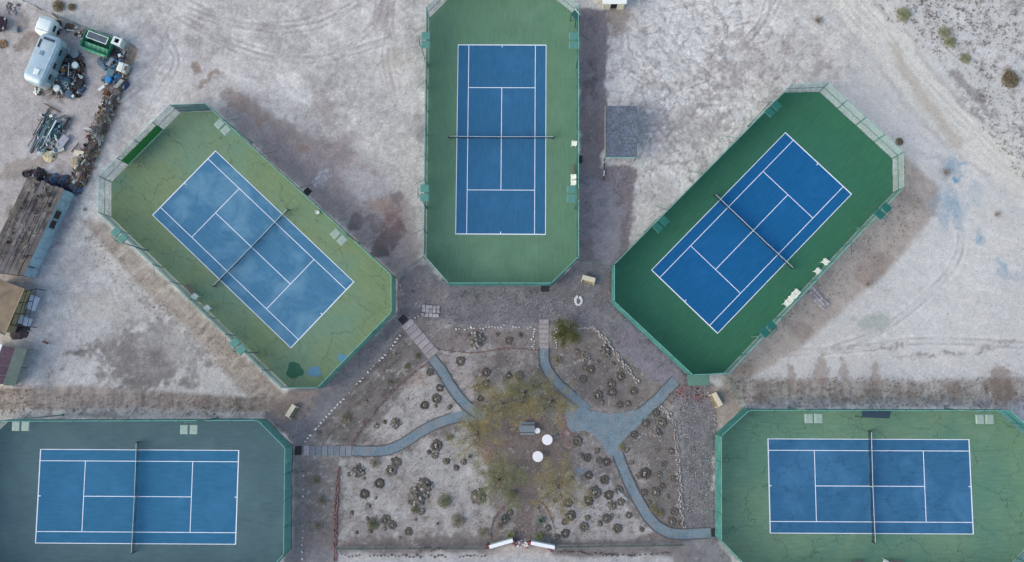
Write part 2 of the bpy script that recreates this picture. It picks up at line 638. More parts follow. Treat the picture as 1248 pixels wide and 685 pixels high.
    for x, y, rx, ry, ro, c, k in ((252, 98, 13, 5, -35, (142, 126, 118), .75), (240, 84, 6, 8, 10, (138, 122, 114), .8), (262, 88, 11, 4, -20, (140, 124, 116), .8),
                                   (318, 146, 12, 6, -40, (142, 126, 118), .75), (365, 182, 10, 7, 0, (142, 124, 117), .75), (285, 120, 18, 9, 35, (146, 132, 126), .6),
                                   (300, 132, 22, 10, 40, (142, 130, 126), .6), (345, 160, 26, 9, 35, (140, 132, 132), .6),
                                   (462, 252, 13, 9, 10, (150, 133, 128), .75), (474, 262, 12, 9, 0, (134, 118, 116), .7), (482, 243, 8, 9, 0, (118, 110, 112), .7), (435, 272, 12, 6, -50, (112, 104, 108), .8),
                                   (455, 270, 9, 7, 30, (112, 104, 108), .6), (470, 292, 26, 12, -40, (104, 94, 98), .85), (480, 275, 14, 8, 20, (120, 104, 106), .6), (410, 240, 26, 14, 20, (140, 132, 134), .5),
                                   (515, 165, 10, 20, 0, (140, 134, 142), .6), (392, 132, 12, 26, -25, (150, 140, 140), .5), (470, 20, 14, 22, 20, (152, 145, 148), .7), (480, 75, 20, 14, 0, (176, 166, 160), .6)):
        blend(c, blob(x, y, rx, ry, ro, .45) * k)
    # gravelled strip east of the middle court, purple-grey
    blend((116, 110, 119), region([(703, 10), (737, 12), (740, 130), (736, 200), (778, 200), (765, 330), (745, 326), (703, 322)], 8) * .92)
    blend((134, 134, 148), region([(712, 220), (768, 205), (748, 322), (722, 318)], 22) * .65)
    blend((92, 86, 96), blob(722, 112, 10, 18, 0, .7) * .6)
    blend((138, 128, 122), region([(737, 12), (768, 12), (758, 40), (740, 45)], 10) * .7)
    # slopes of the court platforms: brown eroded fill
    def berm(poly, dirdeg, c=(136, 122, 116), k=.9, soft=7):
        m = ss(sdist(u + 5 * (f2 - .5), v + 5 * (f2 - .5), poly), -soft / 2, soft / 2)
        a = math.radians(dirdeg)
        s1 = u * math.cos(a) + v * math.sin(a)
        s2 = -u * math.sin(a) + v * math.cos(a)
        st = fbm(s1, s2 * (.16 if dirdeg != -45 else .5), 5, 201, 4, .7)
        blend(c, m * k)
        q3 = .45 if dirdeg == -45 else 1
        lighten(-.24 * q3, m * ss(st, .5, .72))
        lighten(.18 * q3, m * ss(st, .46, .28))
        blend((128, 112, 106), m * ss(fbm(s1, s2 * .4, 26, 211, 3), .52, .68) * .4)
        return m
    b1 = berm([(98, 268), (128, 272), (352, 486), (330, 506), (285, 470), (240, 410), (165, 345)], 45, (152, 143, 139))
    b2 = berm([(-60, 474), (90, 470), (325, 486), (332, 498), (330, 503), (-60, 499)], 0, (146, 136, 132))
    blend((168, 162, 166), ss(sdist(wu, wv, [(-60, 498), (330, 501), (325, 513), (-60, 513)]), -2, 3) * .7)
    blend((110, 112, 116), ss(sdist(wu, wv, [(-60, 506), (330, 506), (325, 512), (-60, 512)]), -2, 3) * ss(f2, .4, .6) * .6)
    b3 = berm([(1088, 232), (1098, 185), (1146, 228), (1142, 262), (1084, 330), (1028, 378), (972, 428), (918, 456), (885, 480), (880, 458)], -45, (170, 156, 150), .97, 10)
    b4 = berm([(880, 463), (1000, 462), (1120, 466), (1230, 460), (1330, 462), (1330, 490), (880, 490)], 0, (154, 147, 143), .85, 9)
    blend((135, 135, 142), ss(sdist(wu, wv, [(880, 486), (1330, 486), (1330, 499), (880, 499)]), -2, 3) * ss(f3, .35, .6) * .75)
    blend((130, 112, 100), blob(1224, 470, 16, 26, 0, .5) * .6)
    for x, y in ((965, 470), (1005, 462), (1032, 466), (1070, 466)):
        blend((144, 130, 122), blob(x, y - 8, 7, 18, 0, .6) * .6)
    blend((130, 124, 126), blob(1145, 430, 45, 5, -5, .6) * ss(f3, .35, .6) * .8)
    blend((136, 132, 134), blob(1060, 425, 60, 5, -3, .6) * ss(f3, .4, .6) * .7)
    blend((128, 122, 128), blob(1225, 418, 30, 6, -8, .6) * ss(f3, .4, .6) * .7)
    blend((150, 160, 158), blob(1062, 395, 24, 9, 0, .6) * .6)
    blend((142, 136, 138), blob(1085, 205, 12, 24, 0, .6) * ss(f3, .4, .6) * .7)
    gb = segd(wu, wv, [(985, -60), (1040, 10), (1085, 62), (1130, 118), (1185, 170), (1250, 222), (1330, 290)])
    blend((200, 196, 190), ss(gb, 26, 17) * .7)
    blend((150, 142, 138), ss(np.abs(gb - 25), 5, 1) * .35 * ss(f2, .35, .55))
    gb2 = segd(wu, wv, [(1085, 60), (1108, 92), (1135, 132), (1165, 175)])
    blend((172, 160, 150), ss(gb2, 9, 2) * .6)
    # spilt blue paint
    for x, y, rx, ry, ro, k in ((1165, 218, 9, 5, 20, 1.0), (1160, 245, 22, 26, 10, .42), (1160, 200, 12, 10, 40, .45), (1150, 270, 10, 9, 0, .55), (1198, 292, 4, 9, 0, .7),
                                (1222, 318, 3, 9, -40, .7), (1172, 200, 5, 3, 0, .8), (1190, 232, 8, 16, -20, .3), (1230, 330, 16, 5, 20, .35), (1168, 258, 6, 20, 0, .35)):
        blend((112, 154, 186), blob(x, y, rx, ry, ro, .8) * k * (.45 + .9 * ss(f3, .35, .65)))
    # gravelled plaza round the garden
    under = region([(484, 338), (745, 330), (872, 470), (872, 652), (905, 760), (340, 760), (357, 540), (325, 510), (352, 474), (484, 384)], 7)
    blend((116, 117, 124), under * .9)
    plaza = region([(484, 338), (519, 322), (548, 350), (672, 350), (705, 320), (745, 326), (745, 371), (838, 459), (872, 470), (872, 652), (905, 700), (900, 760), (832, 760), (835, 660), (838, 520), (824, 490), (740, 402), (680, 396), (560, 396),
                    (512, 382), (494, 392), (372, 540), (372, 760), (340, 760), (357, 670), (357, 540), (325, 510), (352, 474), (395, 474), (484, 384)], 7)
    blend((115, 116, 124), plaza * .93)
    blend((94, 94, 102), plaza * ss(f2, .5, .66) * .5)
    blend((134, 133, 140), plaza * ss(f1, .5, .7) * .4)
    blend((98, 94, 96), blob(520, 385, 30, 12, 0, .6) * .5)
    blend((108, 98, 102), blob(745, 352, 16, 26, 0, .7) * .5)
    blend((140, 130, 132), region([(505, 322), (545, 352), (545, 372), (490, 372), (488, 340)], 14) * .55)
    blend((128, 122, 140), region([(765, 395), (830, 455), (815, 475), (790, 465), (755, 415)], 14) * .5)
    blend((142, 128, 122), region([(325, 490), (352, 476), (385, 478), (372, 500), (352, 520), (335, 512)], 12) * .7)
    blend((152, 140, 132), region([(868, 472), (900, 470), (905, 498), (872, 527)], 10) * .75)
    blend((126, 98, 104), blob(838, 477, 22, 8, 10, .6) * ss(f3, .42, .6) * .85)
    # the garden beds
    soil = np.array
    gd = region([(372, 548), (495, 396), (514, 386), (560, 399), (725, 400), (822, 486), (832, 640), (832, 664), (372, 664), (370, 600)], 5)
    blend((126, 122, 122), gd * .92)
    bm = fbm(u, v, 14, 401, 5, .75)
    blend((152, 148, 149), gd * ss(bm, .5, .62) * .5)
    blend((98, 95, 94), gd * ss(bm, .48, .38) * .5)
    diag = region([(376, 536), (494, 402), (524, 440), (498, 462), (460, 500), (430, 541)], 7)
    blend((108, 105, 104), diag * .85)
    a = math.radians(55)
    ds = fbm((u * math.cos(a) + v * math.sin(a)), (-u * math.sin(a) + v * math.cos(a)) * .25, 5, 231, 4, .7)
    lighten(-.3, diag * ss(ds, .52, .7))
    lighten(.3, diag * ss(ds, .46, .3))
    blend((164, 160, 162), region([(500, 466), (524, 447), (560, 488), (560, 502), (530, 512), (495, 535), (440, 541), (470, 500)], 12) * .8)
    blend((160, 140, 134), blob(510, 462, 15, 9, 0, .6) * .5)
    blend((162, 159, 162), region([(416, 562), (470, 560), (525, 535), (575, 520), (590, 560), (600, 610), (600, 650), (416, 655)], 14) * .85)
    blend((140, 132, 134), blob(500, 640, 90, 14, 0, .7) * .45)
    blend((140, 134, 132), blob(445, 590, 20, 20, 0, .7) * .45)
    blend((138, 132, 132), blob(508, 606, 34, 28, 0, .6) * .5)
    blend((116, 112, 114), region([(372, 560), (408, 560), (406, 664), (372, 664)], 6) * .7)
    blend((122, 116, 118), region([(540, 402), (655, 402), (655, 424), (540, 424), (525, 415)], 6) * .8)
    blend((156, 148, 152), region([(540, 430), (572, 432), (582, 470), (570, 480), (545, 450)], 10) * .6)
    blend((104, 102, 106), blob(640, 460, 26, 20, 0, .7) * .5)
    blend((116, 112, 111), region([(672, 404), (725, 402), (822, 486), (785, 496), (740, 500), (700, 470), (672, 440)], 8) * .85)
    blend((104, 100, 102), region([(705, 425), (765, 450), (760, 495), (725, 492), (695, 465)], 16) * .55)
    blend((112, 110, 110), region([(770, 520), (805, 500), (824, 520), (834, 650), (800, 640), (775, 595)], 8) * .85)
    blend((150, 143, 145), blob(775, 575, 14, 26, 0, .6) * .6)
    blend((162, 158, 164), region([(690, 575), (740, 580), (790, 645), (775, 660), (680, 660), (672, 610)], 16) * .75)
    blend((138, 132, 134), blob(712, 560, 24, 26, 0, .6) * .5)
    # the reddish sitting place beneath the trees
    cen = region([(598, 500), (640, 488), (700, 500), (702, 585), (655, 600), (651, 658), (628, 658), (630, 602), (600, 590), (588, 545)], 10)
    blend((114, 105, 102), cen * .85)
    blend((118, 98, 97), cen * ss(f2, .5, .66) * .4)
    blend((138, 118, 104), blob(594, 558, 7, 20, 0, .5) * .75)
    blend((132, 98, 98), blob(646, 492, 9, 12, 0, .5) * .8)
    blend((124, 92, 100), blob(692, 520, 8, 18, 0, .6) * .6)
    blend((112, 104, 106), region([(629, 600), (651, 600), (650, 660), (629, 660)], 3) * .6)
    for x, y, rx, ry, k in ((615, 485, 32, 26, .6), (585, 520, 24, 22, .55), (612, 580, 30, 24, .5), (675, 490, 24, 20, .5), (682, 590, 36, 26, .5), (690, 412, 16, 12, .5)):
        blend((118, 114, 92), blob(x, y, rx, ry, 0, .7) * ss(f2, .25, .55) * k)
    blend((118, 144, 172), blob(708, 573, 5, 5, 0, .6) * .8)
    blend((118, 124, 126), blob(665, 497, 18, 12, 0, .6) * .6)
    # soft bases under each bed line and below the garden fence
    blend((126, 116, 116), ss(sdist(wu, wv, [(372, 657), (594, 657), (594, 672), (372, 672)]), -3, 3) * .5)
    blend((120, 116, 118), ss(sdist(wu, wv, [(677, 657), (832, 657), (832, 680), (677, 676)]), -3, 3) * .6)
    blend((176, 174, 184), ss(sdist(wu, wv, [(412, 673), (594, 672), (640, 664), (677, 676), (820, 680), (820, 760), (412, 760)]), -3, 4) * .8)
    blend((164, 152, 148), ss(sdist(wu, wv, [(596, 668), (640, 662), (676, 668), (676, 674), (596, 676)]), -3, 3) * .6)
    bm2 = fbm(u, v, 9, 421, 4, .78)
    blend((120, 115, 114), gd * ss(bm2, .58, .7) * .55)
    blend((182, 180, 182), gd * ss(bm2, .36, .26) * .4)
    blend((82, 80, 84), plaza * ss(bm2, .6, .72) * .45)
    # grit, pebbles and grain everywhere
    lighten(.42, (f3 - .5) * (1 - .6 * smR))
    lighten(.34, (f2 - .5) * (1 - .5 * smR))
    lighten(.26, (f4 - .5) * (1 - .4 * smR))
    peb = rs.rand(len(u))
    dens = plaza + gd + .5 * b1 + .4
    blend((205, 203, 208), (peb > 1 - .003 * dens) * .3)
    blend((84, 80, 84), (peb < .012 * dens) * .45)
    # relief
    near = ~far
    Z = np.zeros(len(u))
    flat = np.zeros(len(u))
    for c in COURTS.values():
        flat = np.maximum(flat, ss(sdist(u, v, c['base']), -5, 2))
    rough = (1 - flat) * (1 - .6 * gd) * (1 - .5 * plaza)
    Z += rough * (.16 * (f1 - .5) + .12 * (f2 - .5) + .05 * (f3 - .5)) - rough * .02
    Z += (1 - flat) * swz * (.07 * ss(rid, .0, .3) - .05)
    Z -= (1 - flat) * tr * .05
    lowL = ss(sdist(u, v, [(60, 478), (315, 478), (110, 292), (75, 330)]), -26, 14)
    lowR = ss(sdist(u, v, [(1400, 462), (915, 462), (1125, 262), (1170, 200), (1400, 200)]), -34, 20)
    Z -= .4 * np.maximum(lowL, lowR)
    Z = np.where(flat > .5, -.06, Z)
    Z -= .03 * flat
    # beyond the surveyed ground the desert goes on, plain and pale
    edge = np.maximum(np.maximum(np.abs(X) - 65.5, -28.5 - Y), Y - 47.5)
    fd = ss(edge, 0, 3.2)
    wn_ = .93 + .14 * vnoise(X, Y, 45, 901)
    plain = np.array(A(179, 178, 182))[None, :] * wn_[:, None]
    col[:] = col * (1 - fd[:, None]) + plain * fd[:, None]
    Z = Z * (1 - fd)
    co = np.stack([X, Y, Z], 1).astype(np.float32)
    i = np.arange((ny - 1) * (nx - 1))
    r, c = i // (nx - 1), i % (nx - 1)
    q = np.stack([r * nx + c, r * nx + c + 1, (r + 1) * nx + c + 1, (r + 1) * nx + c], 1).astype(np.int32)
    me = bpy.data.meshes.new('ground')
    me.vertices.add(len(co))
    me.vertices.foreach_set('co', co.ravel())
    me.loops.add(q.size)
    me.loops.foreach_set('vertex_index', q.ravel())
    me.polygons.add(len(q))
    me.polygons.foreach_set('loop_start', np.arange(len(q), dtype=np.int32) * 4)
    me.polygons.foreach_set('use_smooth', np.ones(len(q), bool))
    me.update(calc_edges=True)
    at = me.color_attributes.new('soil', 'FLOAT_COLOR', 'POINT')
    rgba = np.ones((len(co), 4), np.float32)
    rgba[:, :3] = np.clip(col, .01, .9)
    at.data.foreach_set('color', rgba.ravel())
    m = bpy.data.materials.new('soil')
    m.use_nodes = True
    n, l = m.node_tree.nodes, m.node_tree.links
    b = n['Principled BSDF']
    b.inputs['Roughness'].default_value = .95
    b.inputs['Specular IOR Level'].default_value = .1
    va = n.new('ShaderNodeVertexColor')
    va.layer_name = 'soil'
    tc = n.new('ShaderNodeTexCoord')
    no = n.new('ShaderNodeTexNoise')
    no.inputs['Scale'].default_value = 6.5
    no.inputs['Detail'].default_value = 5
    no.inputs['Roughness'].default_value = .8
    l.new(tc.outputs['Object'], no.inputs['Vector'])
    mr = n.new('ShaderNodeMapRange')
    mr.inputs['From Min'].default_value = .3
    mr.inputs['From Max'].default_value = .7
    mr.inputs['To Min'].default_value = .78
    mr.inputs['To Max'].default_value = 1.22
    l.new(no.outputs['Fac'], mr.inputs['Value'])
    sc = n.new('ShaderNodeVectorMath')
    sc.operation = 'SCALE'
    l.new(va.outputs['Color'], sc.inputs[0])
    l.new(mr.outputs['Result'], sc.inputs['Scale'])
    l.new(sc.outputs[0], b.inputs['Base Color'])
    bp = n.new('ShaderNodeBump')
    bp.inputs['Strength'].default_value = .7
    bp.inputs['Distance'].default_value = .12
    l.new(no.outputs['Fac'], bp.inputs['Height'])
    l.new(bp.outputs[0], b.inputs['Normal'])
    me.materials.append(m)
    o = bpy.data.objects.new('ground', me)
    COL.objects.link(o)
    tag(o, kind='structure')


build_ground()
# ------------------------------------------------------------------ paths of the garden
def sheet(name, poly, z, m, thick=0.02, parent=None):
    return MB().prism(poly, z - thick, z).build(name, m, parent)


def ribbon(pts, w, z, name, m, taper=None, jit=0.0):
    c = catmull(pts, 10)
    L, R = [], []
    r = random.Random(len(pts) * 7 + int(w * 10))
    for i, (x, y) in enumerate(c):
        x0, y0 = c[max(i - 1, 0)]
        x1, y1 = c[min(i + 1, len(c) - 1)]
        d = math.hypot(x1 - x0, y1 - y0)
        nx_, ny_ = -(y1 - y0) / d, (x1 - x0) / d
        ww = (w if not taper else taper[0] + (taper[1] - taper[0]) * i / (len(c) - 1)) / 2
        L.append(P(x + nx_ * (ww + r.uniform(-jit, jit)), y + ny_ * (ww + r.uniform(-jit, jit)), z))
        R.append(P(x - nx_ * (ww + r.uniform(-jit, jit)), y - ny_ * (ww + r.uniform(-jit, jit)), z))
    mb = MB()
    n = len(c)
    vs = L + R + [Vector((p.x, p.y, z - .03)) for p in L + R]
    fs = []
    for i in range(n - 1):
        fs.append((i, n + i, n + i + 1, i + 1))
        fs.append((i, i + 1, 2 * n + i + 1, 2 * n + i))
        fs.append((n + i, 3 * n + i, 3 * n + i + 1, n + i + 1))
    mb.add(vs, fs)
    return tag(mb.build(name, m), kind='structure'), L, R


m_blue = mat('blue_gravel', A(109, 130, 144), var=.2, scale=.9, fine=.34, fscale=7.5, bump=.6, bscale=9, stain=(A(124, 120, 122), .9, .46, .68, .7))
m_kerb = mat('path_edging', A(92, 92, 94), var=.2, scale=2, fine=.2)


def kerb(pts3, name='path_edging'):
    mb = MB()
    for a, b in zip(pts3, pts3[1:]):
        d = (b - a)
        if d.length < .02:
            continue
        mid = (a + b) / 2
        mb.box((mid.x, mid.y, .02), (d.length + .02, .09, .12), rz=math.atan2(d.y, d.x))
    return tag(mb.build(name, m_kerb), kind='structure')


for k, (pts, w) in enumerate([([(430, 549.5), (448, 550), (470, 549), (490, 541), (510, 528), (535, 515), (560, 508), (584, 505)], 12.5),
                              ([(526, 437), (538, 452), (550, 472), (563, 489), (578, 502), (592, 508)], 12.5),
                              ([(663, 424), (663, 440), (670, 456), (684, 472), (702, 487), (716, 500)], 12.0),
                              ([(823, 464), (812, 476), (796, 492), (776, 507), (752, 514)], 14.0),
                              ([(742, 522), (750, 545), (758, 568), (772, 600), (790, 630), (806, 645), (826, 651), (866, 649.5)], 13.0)]):
    o, L, R = ribbon(pts, w, .014 + .004 * k, 'gravel_path', m_blue, jit=.35)
    if k in (0, 1):
        kerb(L[:-8]); kerb(R[:-14])
    else:
        kerb(L[14:] if k == 4 else L[:-10 if k == 3 else -6]); kerb(R[14:] if k == 4 else R[:-14 if k == 3 else -12])
jn = catmull([(691, 485), (706, 493), (718, 500), (735, 503), (755, 503), (776, 498), (795, 486), (806, 492), (790, 508), (770, 527), (758, 539), (757, 551), (745, 556), (736, 546), (724, 531), (712, 525), (695, 525), (690, 506), (691, 485)], 6)[:-1]
tag(sheet('gravel_path', wpts(jn), .038, m_blue), kind='structure')

# ------------------------------------------------------------------ paver walks
m_pav = mat('pale_paver', A(150, 146, 152), var=.14, scale=2.5, fine=.22, fscale=14, bump=.3, rnd=.12)
m_pavb = mat('blue_grey_paver', A(122, 130, 140), var=.14, scale=2.5, fine=.2, fscale=14, bump=.3, rnd=.12)
m_peb = mat('pebbled_slab', A(150, 146, 150), var=.1, scale=6, fine=.4, fscale=10, bump=.5, rnd=.06)


def paver_walk(label, p0, p1, w, n, m, m2=None, nfirst=1, gap=.07, z=.05):
    a, b = P(*p0), P(*p1)
    d = b - a
    L = d.length
    an = math.atan2(d.y, d.x)
    root = empty('paver_walk', label, 'walkway', (a.x, a.y, 0))
    wid = w / 10.15
    st_ = L / n
    r = random.Random(int(p0[0]))
    for i in range(n):
        c = a + d * ((i + .5) / n)
        mb = MB().box((c.x, c.y, z - .04 + r.uniform(-.008, .008)), (st_ - gap + r.uniform(-.02, .02), wid + r.uniform(-.05, .05), .09), rz=an + r.uniform(-.02, .02), bev=.012)
        mb.build('paver', m if (i < nfirst or m2 is None) else m2, root)
    return root


paver_walk('pale worn slab walk from the olive court gate down to the blue gravel path', (495, 393), (529, 433), 15.5, 7, m_pav)
paver_walk('short row of blue grey pavers leaving the slate court gate', (370, 549), (429, 549.5), 11.5, 8, m_pav, m_pavb, 1)
paver_walk('upright pebbled slab walk between plaza and planting beds', (663, 389), (663, 425), 11.5, 6, m_peb)
m_rub = mat('rubble', A(160, 157, 165), var=.2, scale=3, fine=.2, rnd=.2, bump=.4)


def rubble_pad(label, quads, seed, m=m_rub, wall=False):
    """quads: list of (centre px, len px, width px, angle deg, n along, n across)"""
    (cx, cy), ln, wd, an, nl, nw = quads
    c = P(cx, cy)
    ax = -math.radians(an)
    r = random.Random(seed)
    root = empty('rubble_pad', label, 'paving', (c.x, c.y, 0))
    ln, wd = ln / 10.15, wd / 10.15
    for i in range(nl):
        for j in range(nw):
            x = (i + .5) / nl * ln - ln / 2 + r.uniform(-.05, .05)
            y = (j + .5) / nw * wd - wd / 2 + r.uniform(-.05, .05)
            q = (c.x + x * math.cos(ax) - y * math.sin(ax), c.y + x * math.sin(ax) + y * math.cos(ax), .03)
            MB().box(q, (ln / nl * r.uniform(.75, .98), wd / nw * r.uniform(.72, .96), .1), rz=ax + r.uniform(-.2, .2), bev=.02, rx=r.uniform(-.05, .05)).build('stone', m, root)


rubble_pad('pad of pale loose slabs outside the bright green court, beside its row of chairs', ((996, 363), 32, 12, 47, 7, 3), 3)
rubble_pad('patch of broken pale slabs on the plaza near the olive court gate', ((525, 379), 22, 15, 5, 5, 3), 4)
rubble_pad('scattered flat stones leading off from the black mat behind the olive court', ((393, 218), 26, 13, -40, 5, 3), 5)

# ------------------------------------------------------------------ tennis courts
def court_mat(name, col, var, scale, stain, cracks=0.0, cscale=.16, joints=0.0, wear=None):
    m = mat(name, col, rough=.8, var=var, scale=scale, fine=.07, fscale=18, stain=stain, spec=.2)
    nt = m.node_tree
    n, l = nt.nodes, nt.links
    b = n['Principled BSDF']
    src = b.inputs['Base Color'].links[0].from_socket
    tc = next(x for x in n if x.type == 'TEX_COORD')

    def mixin(src, fac, c):
        mx = n.new('ShaderNodeMix')
        mx.data_type = 'RGBA'
        l.new(fac, mx.inputs['Factor'])
        l.new(src, mx.inputs['A'])
        mx.inputs['B'].default_value = (*c, 1)
        return mx.outputs['Result']

    def ramp(sock, a, bb, lo=0.0, hi=1.0):
        r = n.new('ShaderNodeMapRange')
        r.inputs['From Min'].default_value = a
        r.inputs['From Max'].default_value = bb
        r.inputs['To Min'].default_value = lo
        r.inputs['To Max'].default_value = hi
        l.new(sock, r.inputs['Value'])
        return r.outputs['Result']

    def mth(op, a, bb):
        q = n.new('ShaderNodeMath')
        q.operation = op
        l.new(a, q.inputs[0])
        if hasattr(bb, 'links'):
            l.new(bb, q.inputs[1])
        else:
            q.inputs[1].default_value = bb
        return q.outputs[0]
    # brushed streaks and scuffs
    mp = n.new('ShaderNodeMapping')
    mp.inputs['Scale'].default_value = (.35, 2.2, 1) if wear != 'y' else (2.2, .35, 1)
    l.new(tc.outputs['Object'], mp.inputs['Vector'])
    ns = n.new('ShaderNodeTexNoise')
    ns.inputs['Scale'].default_value = 1.6
    ns.inputs['Detail'].default_value = 6
    ns.inputs['Roughness'].default_value = .7
    l.new(mp.outputs[0], ns.inputs['Vector'])
    src = mixin(src, ramp(ns.outputs['Fac'], .48, .7, 0, .34), tuple(min(.9, c * 1.35 + .012) for c in col))
    src = mixin(src, ramp(ns.outputs['Fac'], .5, .3, 0, .14), tuple(c * .5 for c in col))
    if cracks:
        wv = n.new('ShaderNodeTexNoise')
        wv.inputs['Scale'].default_value = .9
        wv.inputs['Detail'].default_value = 6
        l.new(tc.outputs['Object'], wv.inputs['Vector'])
        ad = n.new('ShaderNodeVectorMath')
        ad.operation = 'MULTIPLY_ADD'
        l.new(wv.outputs['Color'], ad.inputs[0])
        ad.inputs[1].default_value = (2.4, 2.4, 0)
        l.new(tc.outputs['Object'], ad.inputs[2])
        for sc_, th, seed, k in ((cscale, .006, 0, 1.0), (cscale * 1.9, .008, 9, .6)):
            vo = n.new('ShaderNodeTexVoronoi')
            vo.feature = 'DISTANCE_TO_EDGE'
            vo.voronoi_dimensions = '2D'
            vo.inputs['Scale'].default_value = sc_
            of = n.new('ShaderNodeVectorMath')
            of.operation = 'ADD'
            of.inputs[1].default_value = (seed, seed * 1.7, 0)
            l.new(ad.outputs[0], of.inputs[0])
            l.new(of.outputs[0], vo.inputs['Vector'])
            nm = n.new('ShaderNodeTexNoise')
            nm.inputs['Scale'].default_value = .22
            nm.inputs['Detail'].default_value = 3
            l.new(of.outputs[0], nm.inputs['Vector'])
            f = mth('MULTIPLY', ramp(vo.outputs['Distance'], th * 3.4, th * 1.0), ramp(nm.outputs['Fac'], .36, .5, 0, cracks * k))
            src = mixin(src, f, tuple(c * .38 for c in col))
    if joints:
        br = n.new('ShaderNodeTexBrick')
        br.offset = 0.0
        br.inputs['Scale'].default_value = 1
        br.inputs['Mortar Size'].default_value = .028
        br.inputs['Mortar Smooth'].default_value = 1
        br.inputs['Brick Width'].default_value = 4.1
        br.inputs['Row Height'].default_value = 4.1
        l.new(tc.outputs['Object'], br.inputs['Vector'])
        src = mixin(src, ramp(br.outputs['Fac'], 0, 1, 0, joints), tuple(c * .55 for c in col))
    l.new(src, b.inputs['Base Color'])
    return m


m_line = mat('line_paint', (.84, .86, .86), var=.05, scale=.8, fine=.06, fscale=9, stain=(A(150, 175, 195), .7, .58, .8, .5))
CM = {
    'mid': (court_mat('mid_green', A(92, 128, 106), .07, .35, (A(104, 140, 120), .16, .5, .68, .7), wear='x', joints=.14),
            court_mat('mid_blue', A(46, 99, 140), .05, .4, (A(56, 110, 154), .3, .5, .7, .6), joints=.1)),
    'olive': (court_mat('olive_green', A(115, 136, 106), .07, .3, (A(106, 138, 120), .12, .44, .62, .85), cracks=.48, cscale=.24),
              court_mat('olive_blue', A(68, 118, 154), .08, .45, (A(104, 148, 176), .24, .46, .64, .75), cracks=.22, cscale=.3)),
    'deep': (court_mat('deep_green', A(52, 104, 82), .06, .3, (A(50, 104, 86), .12, .46, .64, .8)),
             court_mat('deep_blue', A(18, 90, 143), .05, .4, (A(30, 98, 158), .3, .5, .7, .55))),
    'slate': (court_mat('slate_green', A(73, 100, 110), .06, .3, (A(84, 112, 120), .14, .46, .66, .8)),
              court_mat('slate_blue', A(44, 104, 143), .06, .4, (A(58, 118, 160), .3, .48, .7, .6))),
    'pale': (court_mat('pale_green', A(102, 134, 113), .07, .3, (A(84, 126, 112), .12, .42, .62, .85), cracks=.5, cscale=.23, joints=.16),
             court_mat('pale_blue', A(50, 101, 141), .06, .4, (A(70, 120, 162), .26, .47, .66, .7), cracks=.4, cscale=.28, joints=.14)),
}
CLABEL = {
    'mid': 'smooth mid green tennis court standing upright at the head of the fan of courts',
    'olive': 'cracked olive green tennis court with blue puddle stains, nearest the silver trailer',
    'deep': 'newest looking tennis court, deep green with vivid blue playing area',
    'slate': 'tennis court with slate grey surround below the bare damp lot',
    'pale': 'cracked light green tennis court with a dark awning over its far fence',
}
SHORT = {'mid': 'middle', 'olive': 'olive cracked', 'deep': 'deep green', 'slate': 'slate grey', 'pale': 'light green'}
m_netm = mat('net_mesh', A(36, 52, 68), alpha=.55, rough=.9)
m_netp = mat('net_post', A(70, 66, 64), rough=.5, metallic=.4)
m_band = mat('net_band', A(196, 212, 222), var=.1)


def court_frame(key):
    c = COURTS[key]
    ang = c['a'] + (0 if c['lng'] == 'x' else math.pi / 2)
    return Vector((*c['c'], 0)), ang


